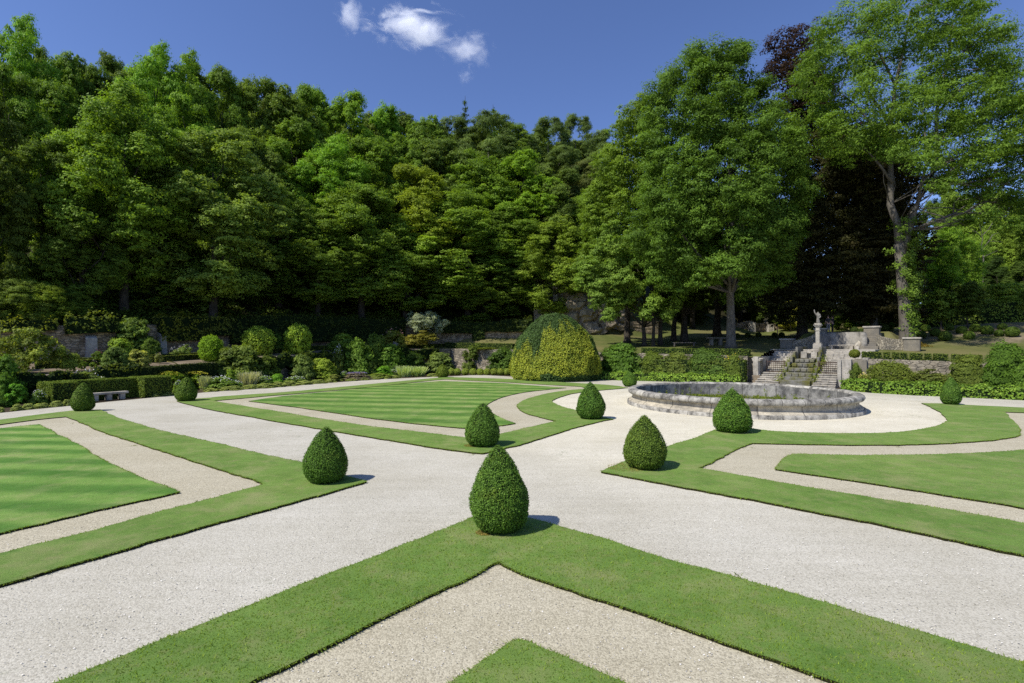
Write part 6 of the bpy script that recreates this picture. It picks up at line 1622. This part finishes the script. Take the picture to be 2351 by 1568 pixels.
# silver edging clumps along the path
ED = [(Z1,-10,40,1225,1280),(Z1,95,200,1200,1270),(Z1,185,300,1195,1262),(Z1,290,420,1190,1250),(Z1,420,545,1172,1238),(Z1,540,606,1160,1222),(Z1,1290,1370,1112,1160),(Z1,1360,1480,1098,1150),(Z1,1475,1540,1090,1140),(Z1,1745,1870,1065,1118),(Z1,1880,2075,1050,1108),(Z1,2060,2200,1040,1090),(Z1,2180,2351,1025,1083),
      (Z2,0,150,940,1000),(Z2,185,300,930,980),(Z2,280,420,918,972),(Z2,400,510,905,962),(Z2,490,610,900,955),(Z2,610,740,893,945),(Z2,730,860,888,940),(Z2,850,950,885,932),(Z2,1030,1130,880,920),(Z2,1120,1230,872,915),(Z2,1220,1330,862,905),(Z2,1320,1410,858,900),(Z2,1400,1500,850,888),(Z2,1730,1820,835,868)]
for Z, x0, x1, y0, y1 in ED:
    plant('low', Z, x0, x1, y0, y1, bd(Z,(x0+x1)/2,.07), (.14,.18,.105), 'low silver green edging clump beside the border path', group='silver edging clumps along the border path', name='edging_clump', cat='plant')
# silver pear
def silver_pear():
    rs = np.random.default_rng(90); px = 976; d = d_bound(976)+3.2; z0 = terr(px, d)-.05; b = at(px, d, z0); o = empty('silver_pear', b); tag(o, 'round silver leaved pear tree standing before the dark wood', 'tree')
    h = zz(716, d)-z0; w = 94/FOC*d; lobes = shell_lobes(rs, h, w, .36, 26, .1)
    meshobj('crown', crown_from_lobes(rs, lobes, (0,0), cl=16, lv=36, leaf=.2, rc=.34, flat=.8, aspect=.3, droop=.35).mesh('crown', (M_LEAF,)), o, (.17,.21,.26))
    trunk_mb(rs, h, lobes, .14, nlimb=8).build('trunk', M_BARKD, o)
silver_pear()
# pond weeds
def weeds():
    rs = np.random.default_rng(95); L = Leaves(); C = []; N = []; v = []
    for k in range(260):
        a = rs.uniform(-.2, 2.6) if k % 3 else rs.random()*6.28; q = 5.6*math.sqrt(rs.uniform(.35, 1)); c = np.array([BC.x+math.cos(a)*q, BC.y+math.sin(a)*q, .02]); n = 30; r = rs.uniform(.12,.32); hh = rs.uniform(.05,.18) if k % 14 else rs.uniform(.4,.75)
        P = c + rs.normal(0,1,(n,3))*np.array([r,r,0])*(.6 if hh < .3 else .25); P[:,2] += np.abs(rs.random(n))*hh; C.append(P); N.append(rs.normal(0,.5,(n,3))+np.array([0,0,.7])); v.append(rs.normal(.45,.2,n))
    V, F = leaf_quads(rs, np.concatenate(C), np.concatenate(N), rs.uniform(.06,.14,260*30), .5); L.add(V, np.concatenate(v))
    o = meshobj('pond_weed', L.mesh('pond_weed', (M_LEAF,)), color=(.075,.105,.025)); tag(o, 'green weeds growing in the shallow water of the basin', 'weeds', None, 'stuff')
weeds()
def moss_weeds():
    rs = np.random.default_rng(96); L = Leaves(); P = []
    for side, x in (('l',-1.28),('r',1.22)):
        for k in range(16):
            y = -1.4 + k*.28; c = S(x + rs.normal(0,.12), y, .5 + k*.13); n = 60
            P.append(np.array(c) + rs.normal(0,1,(n,3))*np.array([.16,.16,.14]))
    P = np.concatenate(P); V, F = leaf_quads(rs, P, rdir(rs,len(P))+np.array([0,-.3,.5]), rs.uniform(.08,.16,len(P)), .6); L.add(V, rs.normal(.4,.2,len(P)))
    o = meshobj('cascade_plants', L.mesh('cascade_plants', (M_LEAF,)), color=(.085,.115,.025)); tag(o, 'ferns and moss growing beside the cascade steps', 'plants', None, 'stuff')
moss_weeds()
# hose standpipe
p = [at(Z1(x,0)[0], d_bound(Z1(x,0)[0])-.2, zz(Z1(0,y)[1], d_bound(Z1(x,0)[0])-.2)) for x, y in ((1532,935),(1530,900),(1522,878),(1500,858),(1470,850),(1430,846))]
tag(MB().tube(p, .035, 6).build('hose', M_HOSE), 'thin yellow bent hose rising above the low wall', 'hose')
# timber bench and stone table under the trees
tb0 = at(1570, 57.5, terr(1570, 57.5)); tbn = empty('wooden_bench', tb0); tag(tbn, 'simple bench in the shade under the trees right of the three lime trunks', 'bench')
mb = MB(); mb.box((0,0,.42), (2.6,.4,.07)); mb.build('seat', M_WOOD, tbn)
for x in (-1.1, 1.1): mb = MB(); mb.box((x,0,.2), (.1,.36,.38)); mb.build('leg', M_WOOD, tbn)
tt0 = at(1643, 57, terr(1643, 57)); ttn = empty('stone_table', tt0); tag(ttn, 'stone table in deep shade left of the pale trunk', 'table')
mb = MB(); mb.box((0,0,.82), (1.9,.9,.12)); mb.build('tabletop', M_ASH, ttn, .02)
for x in (-.5, .5): mb = MB(); mb.box((x,0,.38), (.32,.5,.76)); mb.build('leg', M_ASH, ttn, .02)
# ================================================================ two people in the shade
def pmat(name, c, r=.85):
    m, nt, out = mat(name); n = noise_n(nt, nd(nt, 'ShaderNodeTexCoord').outputs['Object'], 30, 4); princ(nt, out, ramp(nt, n, [(.3, tuple(x*.8 for x in c)), (.7, tuple(x*1.15 for x in c))]), r); return m
M_SKIN = pmat('skin', (.42,.26,.19), .6); M_HAIR = pmat('hair', (.03,.022,.016)); M_SHIRT = pmat('dark_shirt', (.025,.025,.028)); M_TROU = pmat('grey_trousers', (.20,.19,.18)); M_BLACK = pmat('black_cloth', (.015,.015,.017))
def person(px, d, h, rz, shirt, trousers, label, bent):
    z0 = terr(px, d); o = empty('person', at(px, d, z0), rz); tag(o, label, 'person', 'two people standing behind the stone seat'); s = h/1.75
    def sc_j(J): return [((x*s, y*s, z*s), r*s if not isinstance(r, tuple) else (r[0]*s, r[1]*s)) for (x, y, z), r in J]
    # +y is the direction the person faces
    if bent: elL, haL, elR, haR = (-.25,.02,1.12), (-.12,.22,1.05), (.25,.02,1.12), (.14,.22,1.08)
    else: elL, haL, elR, haR = (-.27,-.02,1.13), (-.25,.14,.90), (.27,.0,1.14), (.22,.17,.95)
    J = [((0,0,.95),.13),((0,.01,1.15),.125),((0,0,1.35),.14),((0,-.01,1.46),.075),((0,.01,1.53),.055),((0,.02,1.60),.078),((0,.02,1.68),.085),((0,.015,1.74),.05),
         ((-.18,0,1.42),.062),(elL,.045),(haL,.032),((.18,0,1.42),.062),(elR,.045),(haR,.032),
         ((-.09,0,.88),.09),((-.10,.02,.48),.06),((-.10,-.01,.09),.042),((-.11,.14,.035),.034),((.09,0,.88),.09),((.10,.03,.48),.06),((.10,-.01,.09),.042),((.11,.14,.035),.034)]
    E_ = [(0,1),(1,2),(2,3),(3,4),(4,5),(5,6),(6,7),(2,8),(8,9),(9,10),(2,11),(11,12),(12,13),(0,14),(14,15),(15,16),(16,17),(0,18),(18,19),(19,20),(20,21)]
    for hi, sgn in ((10,-1),(13,1)):       # fingers
        hx = J[hi][0]; el = J[hi-1][0]; dv = Vector(hx)-Vector(el); dv.normalize(); side = Vector((sgn,0,0)); cur = Vector((0,0,-1)).cross(side)
        pi = len(J); pm = Vector(hx)+dv*.07; J.append((tuple(pm), .026)); E_.append((hi, pi))
        for f, ln in ((-.03,.07),(-.01,.08),(.01,.078),(.03,.06)):
            b = len(J); q = pm + Vector((0,.3,.0))*0 + Vector((f*.9,0,abs(f)*-.2)); J.append((tuple(q+dv*.03), .010)); J.append((tuple(q+dv*(.03+ln*.5)), .009)); J.append((tuple(q+dv*(.03+ln)+Vector((0,-.012,-.012))), .008)); E_ += [(pi,b),(b,b+1),(b+1,b+2)]
        b = len(J); J.append((tuple(Vector(hx)+dv*.04+Vector((-sgn*.035,.02,.01))), .011)); J.append((tuple(Vector(hx)+dv*.08+Vector((-sgn*.05,.03,.005))), .009)); E_ += [(hi,b),(b,b+1)]
    skin('body', sc_j(J), E_, M_SKIN, o, 2)
    JS = [((0,0,.93),.155),((0,.01,1.15),.145),((0,0,1.34),.158),((0,-.01,1.445),.085),((-.19,0,1.415),.075),(tuple(Vector((-.18,0,1.415)).lerp(Vector(elL),.85)),.06),((.19,0,1.415),.075),(tuple(Vector((.18,0,1.415)).lerp(Vector(elR),.85)),.06)]
    skin('shirt', sc_j(JS), [(0,1),(1,2),(2,3),(2,4),(4,5),(2,6),(6,7)], shirt, o, 2)
    JT = [((0,0,.97),.145),((-.09,0,.86),.102),((-.10,.02,.48),.076),((-.10,0,.10),.062),((.09,0,.86),.102),((.10,.03,.48),.076),((.10,0,.10),.062)]
    skin('trousers', sc_j(JT), [(0,1),(1,2),(2,3),(0,4),(4,5),(5,6)], trousers, o, 2)
    skin('hair', sc_j([((0,-.01,1.70),.092),((0,-.035,1.64),.085),((0,.0,1.755),.05)]), [(0,1),(0,2)], M_HAIR, o, 2)
    for sx in (-1, 1):
        mb = MB(); mb.tube([(sx*.11*s,-.07*s,.035*s),(sx*.11*s,.06*s,.04*s),(sx*.115*s,.19*s,.03*s)], [.042*s,.05*s,.032*s], 8); mb.build('shoe', M_BLACK, o)
    for sx in (-1, 1):
        mb = MB(); mb.lathe([(.001,-.03),(.02,-.02),(.024,0),(.02,.02),(.001,.03)], 8, (sx*.088*s,.01*s,1.655*s)); mb.build('ear', M_SKIN, o)
        mb = MB(); mb.lathe([(.001,-.012),(.010,-.006),(.012,0),(.010,.006),(.001,.012)], 8, (sx*.032*s,.098*s,1.665*s)); mb.build('eye', M_BLACK, o)
    mb = MB(); mb.tube([(0,.095*s,1.675*s),(0,.125*s,1.635*s),(0,.10*s,1.62*s)], [.012*s,.018*s,.008*s], 6); mb.build('nose', M_SKIN, o)
    mb = MB(); mb.tube([(-.025*s,.095*s,1.595*s),(0,.104*s,1.592*s),(.025*s,.095*s,1.595*s)], [.004*s,.008*s,.004*s], 6); mb.build('mouth', pmat('lips', (.36,.16,.13)), o)
person(1901.5, 53.4, 1.74, R_(-15), M_SHIRT, M_TROU, 'person seen from behind in dark shirt and light grey trousers', False)
person(1911.5, 53.9, 1.72, R_(40), M_BLACK, M_BLACK, 'person in black with bare forearms bent, beside the one in grey trousers', True)
# ================================================================ clouds
def cloud_mat(name, dens, seed):
    m, nt, out = mat(name); tc = nd(nt, 'ShaderNodeTexCoord').outputs['Object']
    n1 = noise_n(nt, mapping(nt, tc, (1,1,1), (0,0,0), (seed*5.3, 0, seed)), 1.9, 8, .66, .6)
    ln = nd(nt, 'ShaderNodeVectorMath', operation='LENGTH'); nt.links.new(tc, ln.inputs[0])
    fall = nd(nt, 'ShaderNodeMapRange'); nt.links.new(ln.outputs['Value'], fall.inputs[0]); fall.inputs[1].default_value = .1; fall.inputs[2].default_value = 1.0; fall.inputs[3].default_value = .24; fall.inputs[4].default_value = -.26
    q = math_(nt, 'ADD', math_(nt, 'MULTIPLY', math_(nt, 'SUBTRACT', n1, .5), 1.5), fall.outputs[0]); q = math_(nt, 'MAXIMUM', q, 0.0); q = math_(nt, 'MINIMUM', math_(nt, 'MULTIPLY', q, dens*4), dens)
    v = nd(nt, 'ShaderNodeVolumePrincipled'); v.inputs['Color'].default_value = (1,1,1,1); v.inputs['Anisotropy'].default_value = .1; nt.links.new(q, v.inputs['Density'])
    v.inputs['Emission Color'].default_value = (.80,.86,1,1); nt.links.new(math_(nt, 'MULTIPLY', q, .34), v.inputs['Emission Strength'])  # faint glow added to the vapour to fill in scattered light
    nt.links.new(v.outputs[0], out.inputs['Volume']); m.cycles.volume_step_rate = .5 if hasattr(m.cycles, 'volume_step_rate') else 1
    return m
def cloud(px, py, wpx, hpx, roll, dens, seed, label, D=1500):
    bm = bmesh.new(); bmesh.ops.create_icosphere(bm, subdivisions=4, radius=1)
    for v in bm.verts: v.co *= 1 + .12*noise.noise(v.co*1.6 + Vector((seed*3.1,0,0)))
    me = bpy.data.meshes.new('cloud'); bm.to_mesh(me); bm.free(); me.materials.append(cloud_mat('cloud_vapour', dens, seed))
    o = meshobj('cloud', me, loc=at(px, D, zz(py, D))); o.scale = (wpx/2/FOC*D, hpx/2/FOC*D*1.0, hpx/2/FOC*D); o.rotation_euler = (0, R_(roll), 0); tag(o, label, 'cloud', 'small clouds in the sky')
cloud(950, 66, 270, 140, 8, .034, 1, 'largest bright white cloud')
cloud(806, 36, 92, 112, 0, .014, 2, 'wispy cloud left of the largest one')
cloud(1074, 116, 165, 112, 5, .014, 3, 'ragged cloud right below the largest one')
cloud(1069, 176, 60, 46, -30, .016, 4, 'tiny lowest cloud over the spruce')
# ================================================================ light, sky, camera
EL, AZ = R_(50), None
sun_dir = Vector((-math.cos(R_(33))*math.cos(EL), -math.sin(R_(33))*math.cos(EL), math.sin(EL)))   # towards the sun
sun = bpy.data.lights.new('sun', 'SUN'); sun.energy = SUN_E; sun.angle = R_(.5); sun.color = (1.0, .955, .88)
so = bpy.data.objects.new('sun', sun); so.rotation_euler = sun_dir.to_track_quat('Z', 'Y').to_euler(); link(so)
w = bpy.data.worlds.new('World'); scene.world = w; w.use_nodes = True; nt = w.node_tree; nt.nodes.clear()
sky = nt.nodes.new('ShaderNodeTexSky'); sky.sky_type = 'NISHITA'; sky.sun_disc = False; sky.sun_elevation = EL
sky.sun_rotation = math.atan2(sun_dir.x, sun_dir.y); sky.air_density = 1.0; sky.dust_density = .35; sky.ozone_density = 3.0; sky.altitude = 300
bg = nt.nodes.new('ShaderNodeBackground'); bg.inputs[1].default_value = SKY_S
tint = nt.nodes.new('ShaderNodeMix'); tint.data_type = 'RGBA'; tint.blend_type = 'MULTIPLY'; tint.inputs[0].default_value = 1; tint.inputs[7].default_value = (*SKY_TINT, 1)
nt.links.new(sky.outputs[0], tint.inputs[6]); nt.links.new(tint.outputs[2], bg.inputs[0])
wo_ = nt.nodes.new('ShaderNodeOutputWorld'); nt.links.new(bg.outputs[0], wo_.inputs[0])
cam = bpy.data.cameras.new('camera'); cam.lens = 18; cam.sensor_width = 36; cam.clip_end = 5000; cam.clip_start = .05; cam.shift_y = (HOR - 784)/2351
co = bpy.data.objects.new('camera', cam); co.location = (0, 0, EYE); co.rotation_euler = (R_(90), 0, 0); link(co); scene.camera = co
scene.view_settings.view_transform = 'Standard'; scene.view_settings.look = 'None'; scene.view_settings.exposure = 0; scene.view_settings.gamma = 1
scene.render.engine = 'CYCLES'; scene.cycles.max_bounces = 6; scene.cycles.diffuse_bounces = 3; scene.cycles.glossy_bounces = 2; scene.cycles.transmission_bounces = 3; scene.cycles.transparent_max_bounces = 4; scene.cycles.volume_bounces = 1
scene.cycles.use_denoising = False; scene.cycles.sample_clamp_indirect = 4
